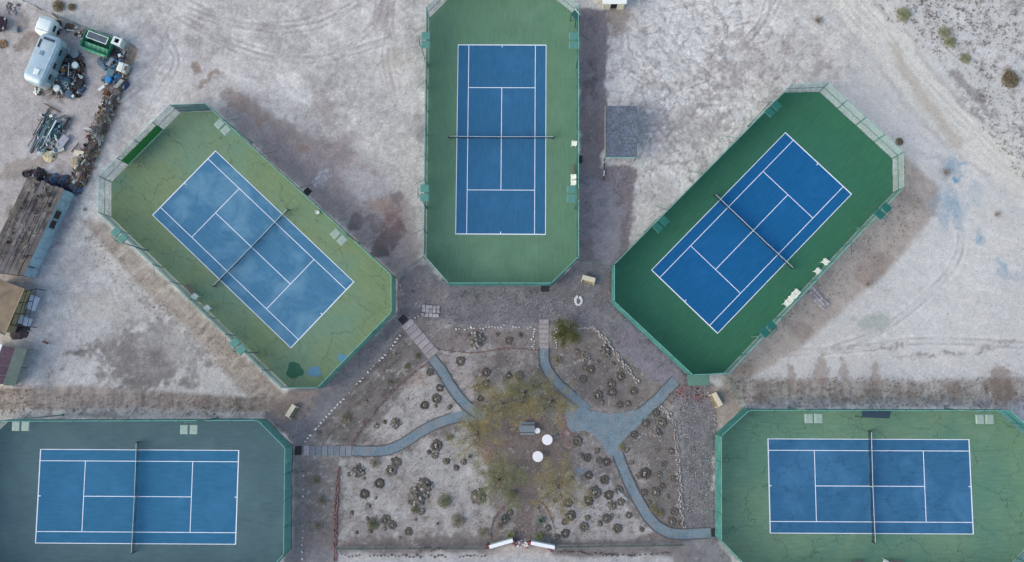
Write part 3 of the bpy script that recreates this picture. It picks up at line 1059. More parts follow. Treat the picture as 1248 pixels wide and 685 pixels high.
LW = 10.97
for key, c in COURTS.items():
    cen_, ang = court_frame(key)
    root = empty('tennis_court', CLABEL[key], 'tennis court', cen_, 'tennis courts in a fan')
    root.rotation_euler = (0, 0, ang)
    ci, si = math.cos(-ang), math.sin(-ang)

    def loc2(p):
        x, y = p[0] - cen_.x, p[1] - cen_.y
        return (x * ci - y * si, x * si + y * ci)

    def kid(mb, name, m):
        o = mb.build(name, m)
        o.parent = root
        return o
    poly = [loc2(P(*q)) for q in c['base']]
    kid(MB().prism(poly, -.2, .02), 'surround', CM[key][0])
    kid(MB().box((0, 0, .012), (23.77, LW, .028)), 'playing_area', CM[key][1])

    def line(x0, x1, y0, y1, name):
        kid(MB().box(((x0 + x1) / 2, (y0 + y1) / 2, .022), (abs(x1 - x0), abs(y1 - y0), .018)), name, m_line)
    hx, hy, w, ss_ = 11.885, 5.485, .08, 4.115
    for s in (-1, 1):
        line(s * hx, s * (hx - .12), -hy, hy, 'baseline')
        line(-hx + .12, hx - .12, s * hy, s * (hy - w), 'sideline')
        line(-hx + .12, hx - .12, s * ss_ - w / 2, s * ss_ + w / 2, 'singles_line')
        line(s * 6.4 - w / 2, s * 6.4 + w / 2, -ss_ + w / 2, ss_ - w / 2, 'service_line')
        line(s * (hx - .12), s * (hx - .36), -.05, .05, 'centre_mark')
    line(-6.4 + w / 2, 6.4 - w / 2, -w / 2, w / 2, 'centre_line')
    if key == 'olive':
        m_pd = mat('dark_repair', A(52, 98, 80), var=.1, stain=(A(78, 120, 92), 1.2, .5, .7, .5))
        m_pb = mat('blue_puddle', A(92, 138, 166), var=.1, stain=(A(100, 140, 130), 1.2, .5, .7, .6))
        r = random.Random(5)
        for (px, py, rx, ry, mm, nm) in ((359, 451.5, 10, 10, m_pd, 'repair_patch'), (383, 453, 8.5, 6.5, m_pb, 'puddle_stain'), (417, 436, 6, 5, m_pb, 'puddle_stain')):
            pl = []
            for i in range(26):
                t = 2 * math.pi * i / 26
                q = 1 + .12 * math.sin(3 * t + px) + .08 * math.sin(5 * t) + r.uniform(-.03, .03)
                pl.append(loc2(P(px + rx * q * math.cos(t), py + ry * q * math.sin(t))))
            kid(MB().prism(pl, .01, .026), nm, mm)
    # the net
    net = empty('tennis_net', 'tennis net strung across the %s court' % SHORT[key], 'tennis net', cen_, 'nets of the five courts')
    net.rotation_euler = (0, 0, ang)

    def nk(mb, name, m):
        o = mb.build(name, m)
        o.parent = net
        return o
    for s in (-1, 1):
        nk(MB().rod((0, s * 6.4, 0), (0, s * 6.4, 1.09), .06, 8).lathe([(.075, 0), (.08, .03), (.03, .06)], (0, s * 6.4, 1.08), 8), 'net_post', m_netp)
    N = 24
    vs, fs = [], []
    band = MB()
    prev = None
    for i in range(N + 1):
        y = -6.35 + 12.7 * i / N
        zt = .914 + .156 * (abs(y) / 6.4) ** 1.6
        bx = .035 * math.sin(y * 1.7 + cen_.x)
        vs += [(bx, y, .03), (bx * .5, y, zt * .5), (0, y, zt)]
        if prev is not None:
            band.box((0, (prev[0] + y) / 2, (prev[1] + zt) / 2), (.035, 12.7 / N + .002, .07), rx=math.atan2(zt - prev[1], 12.7 / N))
        prev = (y, zt)
    for i in range(N):
        for k in range(2):
            fs.append((i * 3 + k, i * 3 + k + 1, i * 3 + 4 + k, i * 3 + 3 + k))
    nk(MB().add(vs, fs), 'net_mesh', m_netm)
    nk(band, 'headband', m_band)
    nk(MB().box((0, 0, .46), (.09, .06, .92)), 'centre_strap', m_band)

# ------------------------------------------------------------------ court fences
FH = 3.3
m_post = mat('fence_steel', A(44, 104, 106), rough=.5, var=.1)
m_rail = mat('fence_rail', A(116, 178, 174), rough=.5, var=.1)
SCREEN = {
    'dense': mat('windscreen_teal', A(68, 134, 134), var=.12, scale=.6, fine=.12, fscale=9, alpha=.7, stain=(A(104, 162, 160), .7, .5, .7, .5)),
    'deepteal': mat('windscreen_deep_teal', A(52, 118, 120), var=.14, scale=.6, fine=.12, fscale=9, alpha=.82, stain=(A(80, 145, 140), .7, .5, .7, .5)),
    'pale': mat('windscreen_faded', A(146, 180, 178), var=.12, scale=.6, fine=.14, fscale=9, alpha=.42, stain=(A(150, 170, 168), .8, .5, .7, .5)),
    'half': mat('windscreen_worn', A(106, 158, 148), var=.14, scale=.6, fine=.14, fscale=9, alpha=.62, stain=(A(130, 165, 155), .8, .5, .7, .5)),
    'dark': mat('windscreen_navy', A(48, 88, 94), var=.2, scale=.8, fine=.12, alpha=.85, stain=(A(70, 120, 120), 1.2, .5, .65, .6)),
}
m_turf = mat('turf_screen', A(52, 124, 62), var=.3, scale=3, fine=.3, fscale=14, bump=.5)
FL = {
    'mid': ('tall green screened fence round the middle court', ['pale', 'half', 'half', 'dense', 'dense', 'dense', 'dense', 'half']),
    'olive': ('tall fence round the olive cracked court, one side hung with dark green turf screen', ['pale', 'dark', 'dense', 'dense', 'dense', 'half', 'half', 'pale']),
    'deep': ('tall fence round the deep green court with faded screens toward the open desert', ['half', 'pale', 'pale', 'pale', 'half', 'dense', 'dense', 'dense']),
    'slate': ('tall teal fence round the slate grey court', ['dense', 'dense', 'dense', 'dense', 'dense', 'dense', 'dense', 'half']),
    'pale': ('tall teal fence round the light green court', ['dense', 'deepteal', 'dense', 'dense', 'dense', 'dense', 'dense', 'deepteal']),
}
GATE = {('mid', 5): (.0, .14), ('olive', 4): (.1, .5), ('slate', 2): (.0, .16), ('deep', 5): (.05, .3), ('pale', 6): (.0, .1)}
for key, c in COURTS.items():
    cen_, ang = court_frame(key)
    base = [P(*q) for q in c['base']]
    if sum(base[i].x * base[(i + 1) % 8].y - base[(i + 1) % 8].x * base[i].y for i in range(8)) > 0:
        outs = 1
    else:
        outs = -1
    root = empty('court_fence', FL[key][0], 'fence', cen_, 'fences round the courts')
    r = random.Random(len(key) + 4)
    order = FL[key][1]
    if key == 'mid':
        order = ['pale', 'dense', 'pale', 'dense', 'dense', 'dense', 'dense', 'half']
    if key == 'olive':
        order = ['pale', 'dark', 'dense', 'dense', 'dense', 'dense', 'half', 'pale']
    if key == 'deep':
        order = ['dense', 'pale', 'pale', 'pale', 'half', 'dense', 'dense', 'dense']
    for i in range(8):
        a, b = base[i], base[(i + 1) % 8]
        d = b - a
        L = d.length
        u_ = d.normalized()
        nrm = Vector((u_.y, -u_.x, 0)) * outs
        nb = max(1, round(L / 3.05))
        for z in (FH, FH * .52):
            MB().rod(a + Vector((0, 0, z)), b + Vector((0, 0, z)), .032, 6).build('top_rail' if z == FH else 'middle_rail', m_rail if z == FH else m_post, root)
        gz_ = GATE.get((key, i))
        for k in range(nb):
            p, q = a + d * (k / nb), a + d * ((k + 1) / nb)
            MB().rod(p, p + Vector((0, 0, FH + .06)), .05, 7).build('post', m_post, root)
            n1, n2 = 8, 4
            vs, fs = [], []
            sag = r.uniform(.0, .06)
            for ii in range(n1 + 1):
                for jj in range(n2 + 1):
                    t, s = ii / n1, jj / n2
                    off = .05 + sag * math.sin(t * math.pi) * math.sin(s * math.pi) + .02 * math.sin(t * 17 + k) * (1 - s)
                    zz = .08 + (FH - .14) * s - (.05 * math.sin(t * math.pi * 3 + k) ** 2 if jj == n2 else 0)
                    w_ = p + (q - p) * (.01 + .98 * t) + nrm * off
                    vs.append((w_.x, w_.y, zz))
            for ii in range(n1):
                for jj in range(n2):
                    v0 = ii * (n2 + 1) + jj
                    fs.append((v0, v0 + n2 + 1, v0 + n2 + 2, v0 + 1))
            MB().add(vs, fs).build('windscreen', SCREEN[order[i]], root)
            if key == 'olive' and i == 0 and k in (1, 2):
                w0, w1 = p - nrm * .04, q - nrm * .04
                m2 = MB()
                vs2 = []
                for t in range(9):
                    w_ = w0 + (w1 - w0) * t / 8
                    vs2 += [(w_.x, w_.y, .15), (w_.x, w_.y, 2.15 + r.uniform(-.03, .03))]
                m2.add(vs2, [(2 * t, 2 * t + 2, 2 * t + 3, 2 * t + 1) for t in range(8)])
                m2.build('turf_screen', m_turf, root)
                MB().rod(w0 + Vector((0, 0, .14)), w1 + Vector((0, 0, .14)), .04).build('pole', m_band, root)
            if L > 9 and k % 2 == 1:
                f = p + nrm * 1.5
                MB().rod(p + Vector((0, 0, 3.0)), f, .028, 5).build('brace', m_post, root)
        if gz_:
            g0, g1 = a + d * gz_[0], a + d * gz_[1]
            g0, g1 = g0 - nrm * .06, g1 - nrm * .06
            gt = MB()
            for z in (.12, 1.1, 2.15):
                gt.rod(g0 + Vector((0, 0, z)), g1 + Vector((0, 0, z)), .03)
            for e in (g0, g1, (g0 + g1) / 2):
                gt.rod(e + Vector((0, 0, .1)), e + Vector((0, 0, 2.2)), .03)
            gg = gt.build('gate', m_rail, root)
            lm = (g0 + g1) / 2 - nrm * .06
            MB().box((lm.x, lm.y, 1.05), (.12, .05, .05), rz=math.atan2(d.y, d.x)).build('latch', m_netp, gg)

# ------------------------------------------------------------------ floodlights
m_lampA = mat('lamp_grey_green', A(142, 164, 158), rough=.5, var=.08)
m_lampB = mat('lamp_teal', A(84, 134, 128), rough=.5, var=.08)
m_lampC = mat('lamp_dark_teal', A(36, 98, 92), rough=.5, var=.08)
m_glass = mat('lamp_glass', A(190, 200, 200), rough=.2)
m_polem = mat('pole_steel', A(88, 126, 120), rough=.5)


def flood(m):
    root = empty('floodlight', '', 'floodlight')
    MB().rod((0, 0, 0), (0, 0, 8.9), .07, 8, .05).build('pole', m_polem, root)
    MB().lathe([(.16, 0), (.16, .04), (.09, .06)], seg=10).build('base_plate', m_polem, root)
    MB().rod((-.62, 0, 8.85), (.62, 0, 8.85), .04, 6).rod((-.58, 0, 8.85), (-.58, .35, 8.95), .035, 5).rod((.58, 0, 8.85), (.58, .35, 8.95), .035, 5).build('crossarm', m_polem, root)
    for s in (-1, 1):
        h = MB().box((s * .52, .78, 9.0), (.86, 1.0, .2), bev=.05).build('lamp_head', m, root)
        MB().box((s * .52, .78, 8.885), (.7, .8, .02)).build('lens', m_glass, h)
    return root


FP = {'A': Proto(flood(m_lampA)), 'B': Proto(flood(m_lampB)), 'C': Proto(flood(m_lampC))}
for px, py, dx, dy, k, lab in (
        (519, 49, 1, 0, 'B', 'twin headed floodlight at the far corner of the middle court, open desert side'),
        (699, 49.5, -1, 0, 'B', 'twin headed floodlight at the far corner of the middle court, near the white kiosk'),
        (517.5, 235, 1, 0, 'B', 'twin headed floodlight on the middle court fence opposite the white chairs'),
        (696.5, 236.5, -1, 0, 'B', 'twin headed floodlight on the middle court fence just past its white chairs'),
        (271.5, 155, -1, 1.02, 'A', 'twin headed floodlight by the navy screened end of the olive cracked court'),
        (413, 289, -1, 1.02, 'A', 'twin headed floodlight on the olive cracked court, side facing the middle court'),
        (145.5, 286.5, 1, -1.02, 'B', 'twin headed floodlight beyond the outer fence of the olive cracked court, trailer end'),
        (290, 422, 1, -1.02, 'B', 'twin headed floodlight beyond the outer fence of the olive cracked court, puddle stain end'),
        (942.5, 133, 1, 1, 'C', 'dark teal twin floodlight near the farthest corner of the deep green court'),
        (806, 273.5, 1, 1, 'C', 'dark teal twin floodlight on the deep green court, side facing the middle court'),
        (1076, 257, -1, -1, 'C', 'dark teal twin floodlight nearest the blue paint spill'),
        (936, 401, -1, -1, 'C', 'dark teal twin floodlight on the deep green court beyond its row of chairs'),
        (25.5, 519.5, 0, 1, 'A', 'twin headed floodlight at the outer end of the slate grey court'),
        (230.5, 523.5, 0, 1, 'A', 'twin headed floodlight on the slate grey court, end toward the garden'),
        (991.5, 510, 0, 1, 'A', 'twin headed floodlight on the light green court, garden side of its dark awning'),
        (1200, 511, 0, 1, 'A', 'twin headed floodlight on the light green court, far side of its dark awning')):
    T = P(px, py, 9.0)
    q = math.hypot(dx, dy)
    w_ = Vector((dx / q, -dy / q, 0))
    b_ = T - w_ * .78
    FP[k].put((b_.x, b_.y, 0), math.atan2(w_.y, w_.x) - math.pi / 2, lab, 'floodlights of the tennis courts')
# ------------------------------------------------------------------ court furniture
m_white = mat('white_plastic', A(226, 232, 232), rough=.5, var=.05)
m_wood = mat('grey_wood', A(112, 106, 106), var=.2, scale=3, fine=.2, fscale=12)
m_black = mat('black_rubber', A(42, 44, 50), var=.2, scale=4, fine=.2)
m_cream = mat('cream_board', A(200, 196, 180), var=.1, scale=2, fine=.1)
m_tan = mat('tan_board', A(150, 140, 112), var=.15, scale=2, fine=.1)


def chair():
    r = empty('plastic_chair', '', 'chair')
    MB().box((0, 0, .43), (.48, .46, .04), bev=.012).box((0, -.2, .4), (.46, .05, .05)).build('seat', m_white, r)
    b = MB()
    for k in range(5):
        b.box((-.19 + k * .095, .25 + .02, .64), (.06, .03, .42), rx=-.22)
    b.box((0, .31, .86), (.5, .05, .1), rx=-.22, bev=.012)
    b.build('backrest', m_white, r)
    for s in (-1, 1):
        MB().box((s * .26, .02, .64), (.07, .5, .035), bev=.01).box((s * .26, -.2, .53), (.05, .05, .2)).build('armrest', m_white, r)
        for f, yy in ((-.2, -.24), (.2, .26)):
            MB().rod((s * .21, f, .42), (s * .27, yy, 0), .03, 6, .022).build('leg', m_white, r)
    return r


def bench(mt):
    r = empty('slatted_bench', '', 'bench')
    for k in range(3):
        MB().box((0, -.14 + k * .14, .44), (1.5, .12, .035), bev=.008).build('slat', mt, r)
    for s in (-1, 1):
        MB().box((s * .6, 0, .41), (.06, .42, .03)).rod((s * .6, -.16, 0), (s * .6, -.12, .4), .025).rod((s * .6, .16, 0), (s * .6, .12, .4), .025).build('leg_frame', m_netp, r)
    return r


CH = Proto(chair())


def put(pr, px, py, deg, lab, grp=None, z=0.02, sc=1.0):
    p = P(px, py, z)
    return pr.put((p.x, p.y, z), math.radians(deg), lab, grp, sc)


cg = 'white plastic chairs beside the courts'
put(CH, 699, 176.5, -95, 'single white plastic chair on the middle court, nearest the net', cg, sc=1.1)
put(CH, 698, 217, -88, 'white plastic chair on the middle court, next to the slatted bench', cg, sc=1.1)
put(CH, 698, 224, -93, 'white plastic chair on the middle court, next to the floodlight', cg, sc=1.1)
put(CH, 240, 361.5, 140, 'white plastic chair beside the grey bench on the olive cracked court', cg, sc=1.15)
put(CH, 255, 376, 136, 'lone white plastic chair on the olive cracked court, away from the bench', cg, sc=1.15)
put(CH, 1003.5, 319.5, -130, 'white plastic chair on the deep green court, farthest from the row of chairs', cg, sc=1.15)
put(CH, 994.5, 331, -134, 'white plastic chair on the deep green court, second along from the row of chairs', cg, sc=1.15)
for k, (x, y) in enumerate(((968.5, 356.5), (964.7, 361), (961, 365.3), (957, 370))):
    put(CH, x, y, -134 + 3 * k, ('end chair nearest the single chairs in the tight white row on the deep green court', 'second chair from the single chairs in the tight white row', 'third chair from the single chairs in the tight white row', 'last chair of the tight white row, nearest the corner of the deep green court')[k], cg, sc=1.15)
put(CH, 1076.5, 684.5, 60, 'white plastic chair between two grey benches on the light green court', cg, sc=1.15)
BN = Proto(bench(m_wood))
bg = 'grey slatted benches on the courts'
put(BN, 698, 207, 90, 'narrow grey bench by the two white chairs on the middle court', bg, sc=.8)
put(BN, 233.5, 353.5, -48, 'grey bench against the outer fence of the olive cracked court', bg, sc=1.1)
put(BN, 1043.5, 684.5, 0, 'grey bench on the light green court, garden side of the white chair', bg)
put(BN, 1091, 684.5, 0, 'grey bench on the light green court, far side of the white chair', bg)
c_ = P(387, 258.5, .02)
cr_ = empty('ball_hopper', 'small white plastic crate on the olive cracked court near the net post', 'crate', (c_.x, c_.y, .02))
cb = MB()
for s in (-1, 1):
    cb.box((c_.x + s * .2, c_.y, .2), (.03, .3, .3)).box((c_.x, c_.y + s * .15, .2), (.43, .03, .3))
cb.box((c_.x, c_.y, .05), (.4, .3, .03)).build('crate_body', m_white, cr_)
MB().box((c_.x + .1, c_.y - .12, .36), (.42, .3, .03), rz=.6, rx=.3).build('lid', m_white, cr_)


def slab_roof(name, label, cat, px, z, m, post=True, pm=None, sag=0.0, group=None, trim=None):
    """a sheet or shade cloth on four posts; px: the four corners as seen, at height z"""
    c4 = [P(x, y, z) for x, y in px]
    cc = sum(c4, Vector()) / 4
    root = empty(name, label, cat, (cc.x, cc.y, 0), group)
    N = 10
    vs, fs = [], []
    r = random.Random(int(px[0][0]))
    for lay in (0, 1):
        for i in range(N + 1):
            for j in range(N + 1):
                s, t = i / N, j / N
                p = (c4[0] * (1 - s) + c4[1] * s) * (1 - t) + (c4[3] * (1 - s) + c4[2] * s) * t
                zz = z - sag * math.sin(s * math.pi) * math.sin(t * math.pi) + r.uniform(-.02, .02) * (1 if sag else 0) * (lay == 0) - lay * .04
                vs.append((p.x, p.y, zz))
    M1 = (N + 1) ** 2
    for i in range(N):
        for j in range(N):
            q = i * (N + 1) + j
            fs.append((q, q + 1, q + N + 2, q + N + 1))
            fs.append((q + M1, q + M1 + N + 1, q + M1 + N + 2, q + M1 + 1))
    for i in range(N):
        for a, b in ((i * (N + 1), (i + 1) * (N + 1)), (i * (N + 1) + N, (i + 1) * (N + 1) + N), (i, i + 1), (N * (N + 1) + i, N * (N + 1) + i + 1)):
            fs.append((a, b, b + M1, a + M1))
    MB().add(vs, fs).build('cover', m, root)
    if post:
        for p in c4:
            q = p + (cc - p) * .04
            MB().rod((q.x, q.y, 0), (q.x, q.y, z - .03), .05, 6).build('post', pm or m_netp, root)
    for i in range(4):
        if trim and trim[i]:
            MB().rod(c4[i] + Vector((0, 0, .03)), c4[(i + 1) % 4] + Vector((0, 0, .03)), .05, 6).build('edge_bar', trim[i], root)
    return root


m_awn = mat('grey_green_cover', A(88, 126, 116), var=.12, scale=1.5, fine=.1)
m_awnd = mat('slate_cover', A(48, 68, 84), var=.12, scale=1.5, fine=.1)
m_net_shade = mat('shade_net', A(88, 100, 118), var=.25, scale=1.2, fine=.3, fscale=8, alpha=.78, stain=(A(130, 142, 156), 4.5, .48, .62, .7))
m_yel = mat('yellowed_pipe', A(160, 156, 132), var=.1)
slab_roof('gate_awning', 'grey green awning outside the pointed end of the deep green court', 'awning', [(837.5, 456.5), (865, 456.5), (865, 469.5), (838.5, 470)], 2.3, m_awn)
slab_roof('court_awning', 'dark slate awning hung inside the long fence of the light green court', 'awning', [(1050.3, 499.6), (1086.3, 499.6), (1084, 510), (1050.6, 508.8)], 2.4, m_awnd)
slab_roof('shade_cover', 'blue grey shade net canopy standing on the gravel strip beside the middle court', 'shade canopy', [(737.5, 129), (776.5, 129), (776.5, 192), (737.5, 192)], 2.3, m_net_shade, sag=.18,
          trim=[None, None, m_rail, m_yel])
slab_roof('corner_awning', 'small dark teal awning over the corner gate of the middle court near the kiosk', 'awning', [(696, 17), (701, 11), (707, 19), (702, 25)], 2.3, mat('teal_cover', A(44, 88, 92), var=.15), trim=[None, m_band, None, None])

# weathered plank with a white streak by the shade canopy
q0, q1 = P(736.5, 199), P(735, 219.5)
rt = empty('leaning_board', 'thin dark board with a white end lying beyond the shade canopy', 'board', (q0.x, q0.y, 0))
MB().rod(q0 + Vector((0, 0, .2)), q1 + Vector((0, 0, .06)), .07, 6, .04).build('board', m_black, rt)
MB().rod(q0.lerp(q1, .45) + Vector((.05, 0, .24)), q0.lerp(q1, .78) + Vector((.05, 0, .2)), .07, 6, .05).build('streak', m_white, rt)


def mat_pad(px, py, w, h, deg, lab):
    p = P(px, py)
    rt = empty('rubber_mat', lab, 'mat', (p.x, p.y, .0), 'black mats at the court gates')
    a = -math.radians(deg)
    MB().box((p.x, p.y, .045), (w / 10.15, h / 10.15, .05), rz=a, bev=.012).build('pad', m_black, rt)
    rb = MB()
    for k in range(5):
        t = (k - 2) / 5 * h / 10.15
        rb.box((p.x - t * math.sin(a), p.y + t * math.cos(a), .075), (w / 10.15 * .92, .03, .015), rz=a)
    rb.build('ribs', mat('rubber_rib', A(60, 62, 68)), rt)


mat_pad(664, 352, 9.5, 7.5, 0, 'black mat at the foot of the middle court, garden side')
mat_pad(706.5, 194.5, 5.5, 9.5, 0, 'black mat against the side of the middle court near the shade canopy')
mat_pad(375, 233.5, 8, 8, 42, 'black mat outside the olive cracked court, on the open ground side')
mat_pad(491, 389.5, 9, 9, 48, 'black mat at the head of the worn slab walk')
mat_pad(363.5, 549.2, 8, 10.5, 0, 'black mat at the gate of the slate grey court')
mat_pad(869, 649, 4.5, 9.5, 0, 'dark mat where the gravel path meets the light green court')


def hutch(px, py, ln, wd, deg, side, lab):
    """a low board bench-box, open on one side, seen from above"""
    p = P(px, py)
    a = -math.radians(deg)
    rt = empty('board_hutch', lab, 'bench', (p.x, p.y, 0), 'cream board benches on the plaza')
    ln, wd = ln / 10.15, wd / 10.15

    def at(x, y, z):
        return (p.x + x * math.cos(a) - y * math.sin(a), p.y + x * math.sin(a) + y * math.cos(a), z)
    MB().box(at(0, 0, .78), (ln, wd, .05), rz=a, bev=.01).build('top_board', m_cream, rt)
    for s in (-1, 1):
        MB().box(at(s * (ln / 2 - .04), -side * .15, .38), (.05, wd + .25, .74), rz=a).build('end_board', m_cream, rt)
    MB().box(at(0, side * wd * .3, .38), (ln - .1, .05, .72), rz=a).build('back_board', m_tan, rt)
    MB().box(at(0, -side * .28, .4), (ln - .1, wd * .75, .05), rz=a, bev=.01).build('seat_board', m_tan, rt)


hutch(717, 340.5, 16, 6, 15, 1, 'cream board bench on the plaza between the middle and deep green courts')
hutch(356, 500.5, 16, 5.5, -58, 1, 'cream board bench beside the tip of the olive cracked court')
hutch(872.5, 486.5, 17, 6, 62, 1, 'cream board bench beside the grey green awning')

# the kiosk at the top edge
kc = P(747, 11.7)
kr = empty('kiosk', 'small cream kiosk with a flat white roof and dark doorway beyond the gravel strip', 'kiosk', (kc.x, kc.y, 0))
a0, a1 = P(734.2, 11.7), P(759.4, 11.7)
m_kw = mat('cream_wall', A(214, 212, 190), var=.06, scale=2)
W_ = a1.x - a0.x
mx_ = (a0.x + a1.x) / 2
d0, d1 = P(743.2, 11.7).x, P(751.2, 11.7).x
for x0, x1 in ((a0.x, d0), (d1, a1.x)):
    MB().box(((x0 + x1) / 2, a0.y + .06, 1.15), (x1 - x0, .12, 2.3)).build('wall', m_kw, kr)
MB().box(((d0 + d1) / 2, a0.y + .061, 2.2), (d1 - d0 - .004, .115, .18)).build('lintel', m_kw, kr)
MB().box(((d0 + d1) / 2, a0.y + .2, 1.04), (d1 - d0 - .02, .05, 2.06)).build('door', m_black, kr)
for x in (a0.x + .06, a1.x - .06):
    MB().box((x, a0.y + 1.55, 1.15), (.12, 2.85, 2.3)).build('wall', m_kw, kr)
MB().box((mx_, a0.y + 3.0, 1.15), (W_ - .25, .12, 2.3)).build('wall', m_kw, kr)
MB().box((mx_, a0.y + 1.45, 2.39), (W_ + .35, 3.45, .16), bev=.03).build('roof', m_white, kr)

# ------------------------------------------------------------------ wire fences between the courts and along the garden
m_wire = mat('wire_mesh', A(84, 120, 112), alpha=.28)
m_wirep = mat('wire_post', A(80, 112, 104))


def wire_fence(lab, pts, h, cat='fence', name='wire_fence', mm=None, screen=None, grp=None, step=3.0, sag=0.0):
    w = [P(*q) for q in pts]
    root = empty(name, lab, cat, (w[0].x, w[0].y, 0), grp)
    for a, b in zip(w, w[1:]):
        L = (b - a).length
        n = max(1, round(L / step))
        for k in range(n):
            p, q = a.lerp(b, k / n), a.lerp(b, (k + 1) / n)
            MB().rod(p, p + Vector((0, 0, h + .08)), .04, 6).build('post', mm or m_wirep, root)
            MB().rod(p + Vector((0, 0, h)), q + Vector((0, 0, h)), .022, 5).build('rail', mm or m_wirep, root)
            vs = [(p.x, p.y, .05), (q.x, q.y, .05), (q.x, q.y, h * .5), (p.x, p.y, h * .5), (q.x, q.y, h - .02), (p.x, p.y, h - .02)]
            MB().add(vs, [(0, 1, 2, 3), (3, 2, 4, 5)]).build('mesh_panel', screen or m_wire, root)
    MB().rod(w[-1], w[-1] + Vector((0, 0, h + .08)), .04, 6).build('post', mm or m_wirep, root)
    return root


wire_fence('sagging wire fence joining the olive cracked and middle courts', [(482, 339), (518, 315)], 1.9)
wire_fence('wire fence joining the middle and deep green courts', [(703.5, 318), (744.5, 326)], 1.9)
wire_fence('wire fence running from the deep green court to the light green court', [(882, 457), (904, 497)], 1.9)
m_gs = mat('garden_screen', A(92, 118, 114), alpha=.6, var=.3, scale=1.5, stain=(A(120, 118, 116), 1.6, .5, .66, .7))
wire_fence('low green wire fence along the foot of the garden, sandy bed side', [(412, 667.5), (500, 667), (595, 667)], 1.2, screen=m_gs, name='garden_fence')
wire_fence('low green wire fence along the foot of the garden, curving path side', [(677, 665.5), (760, 664), (832, 663)], 1.2, screen=m_gs, name='garden_fence')

# ------------------------------------------------------------------ stone and brick borders
m_ws = mat('white_stone', A(196, 198, 202), rnd=.12, var=.1)
m_ps = mat('pale_stone', A(148, 146, 148), rnd=.22, var=.12)
m_ds = mat('dark_stone', A(98, 92, 92), rnd=.3, var=.15)
m_rb = mat('red_brick', A(126, 98, 98), rnd=.3, var=.2)
SM = {}


def stone_mesh(kind, m, k):
    if (kind, k) not in SM:
        r = random.Random(k * 7 + len(kind))
        mb = MB()
        if kind == 'brick':
            mb.box((0, 0, 0), (.24, .12, .1), bev=.01)
        else:
            mb.rock((0, 0, 0), .115, r, .7)
        me = bpy.data.meshes.new(kind)
        me.from_pydata(mb.v, [], mb.f)
        me.materials.append(m)
        SM[(kind, k)] = me
    return SM[(kind, k)]


def border(lab, pts, step, kind='stone', m=m_ws, size=1.0, jit=.12, skip=0.0, seed=1, smooth=True, rows=1):
    pts = catmull(pts, 8) if smooth and len(pts) > 2 else pts
    w = [tuple(P(*q)[:2]) for q in pts]
    p0 = w[0]
    root = empty('brick_edging' if kind == 'brick' else 'stone_edging', lab, 'edging', (*p0, 0))
    r = random.Random(seed)
    n = 0
    for rw in range(rows):
        for x, y, an in along(w, step):
            if r.random() < skip or n >= 298:
                continue
            n += 1
            o = bpy.data.objects.new(kind, stone_mesh(kind + m.name, m, r.randrange(5)) if kind != 'brick' else stone_mesh('brick', m, 0))
            COL.objects.link(o)
            o.parent = root
            s = size * r.uniform(.7, 1.3)
            off = r.uniform(-jit, jit) + (rw - (rows - 1) / 2) * .22
            o.location = (x - p0[0] - off * math.sin(an), y - p0[1] + off * math.cos(an), .05 * s)
            o.rotation_euler = (r.uniform(-.15, .15), r.uniform(-.15, .15), an + r.uniform(-.3, .3))
            o.scale = (s, s, s)
    return root


border('dotted line of white stones running from the slate court gate up to the slab walk', [(372, 538), (400, 506), (430, 474), (455, 447), (475, 426), (488, 408)], .48, size=1.15, jit=.06, seed=2, skip=.08)
border('white stones curling round the head of the slab walk', [(497, 400), (500, 392), (508, 387), (520, 386)], .4, size=.8, skip=.25, seed=3)
border('white stones along the upper edge of the planting strip, slab walk to pebbled walk', [(556, 401), (580, 400), (610, 398), (648, 399)], .36, size=1.0, skip=.22, seed=4, smooth=False, jit=.2)
border('short double row of white pebbles beside the pebbled slab walk', [(650.5, 401), (650.5, 426)], .3, size=.8, skip=.1, seed=5, rows=2, jit=.2)
border('white pebbles boxing the green bush by the pebbled slab walk', [(677, 424), (676.5, 400), (684, 396), (700, 400), (716, 400), (722, 398)], .32, size=.8, skip=.2, seed=6, smooth=False, jit=.15)
border('sparse white stones beside the fence end of the slate grey court', [(372.5, 563), (370, 600), (369, 640), (368.5, 690)], .8, size=1.0, skip=.35, seed=7)
border('tan stones edging the darker planting bed beside the deep green court', [(724, 401), (738, 414), (752, 432), (765, 450), (779, 467)], .3, m=m_ps, size=1.1, skip=.1, seed=8, rows=2)
border('pale cobble strip along the purple gravel lane', [(805, 497), (818, 508), (824, 530), (827, 570), (830, 610), (834, 645)], .27, m=m_ps, size=1.0, skip=.1, seed=9, rows=2)
border('pale stones along the lane edge near the light green court', [(864, 478), (868, 492), (871, 510), (872, 525)], .35, m=m_ps, size=1.0, skip=.2, seed=10)
border('scattered white stones under the wire fence between olive and middle courts', [(483, 345), (497, 360), (512, 372), (520, 376)], .5, size=.7, skip=.35, seed=11, jit=.3)
border('row of white stones at the far end of the slate grey court', [(1, 502), (12, 502.5), (24, 502)], .5, size=.9, skip=.3, seed=12, jit=.3, smooth=False)
border('curved dark red brick edging from the slate gate pavers up to the slab walk', [(428, 543), (440, 524), (460, 498), (480, 475), (500, 458), (523, 442)], .27, 'brick', m_rb, size=.9, seed=13, rows=1, jit=.1)
border('red brick edging across the garden below the strip of white stones', [(533, 425), (552, 428), (580, 430), (606, 426), (632, 425), (655, 427)], .27, 'brick', m_rb, size=.85, seed=14, jit=.05)
border('straight red brick edging on the outer side of the sandy bed', [(413, 570), (410.5, 600), (409, 640), (408, 684)], .26, 'brick', m_rb, size=1.1, seed=15, rows=2, jit=.08)
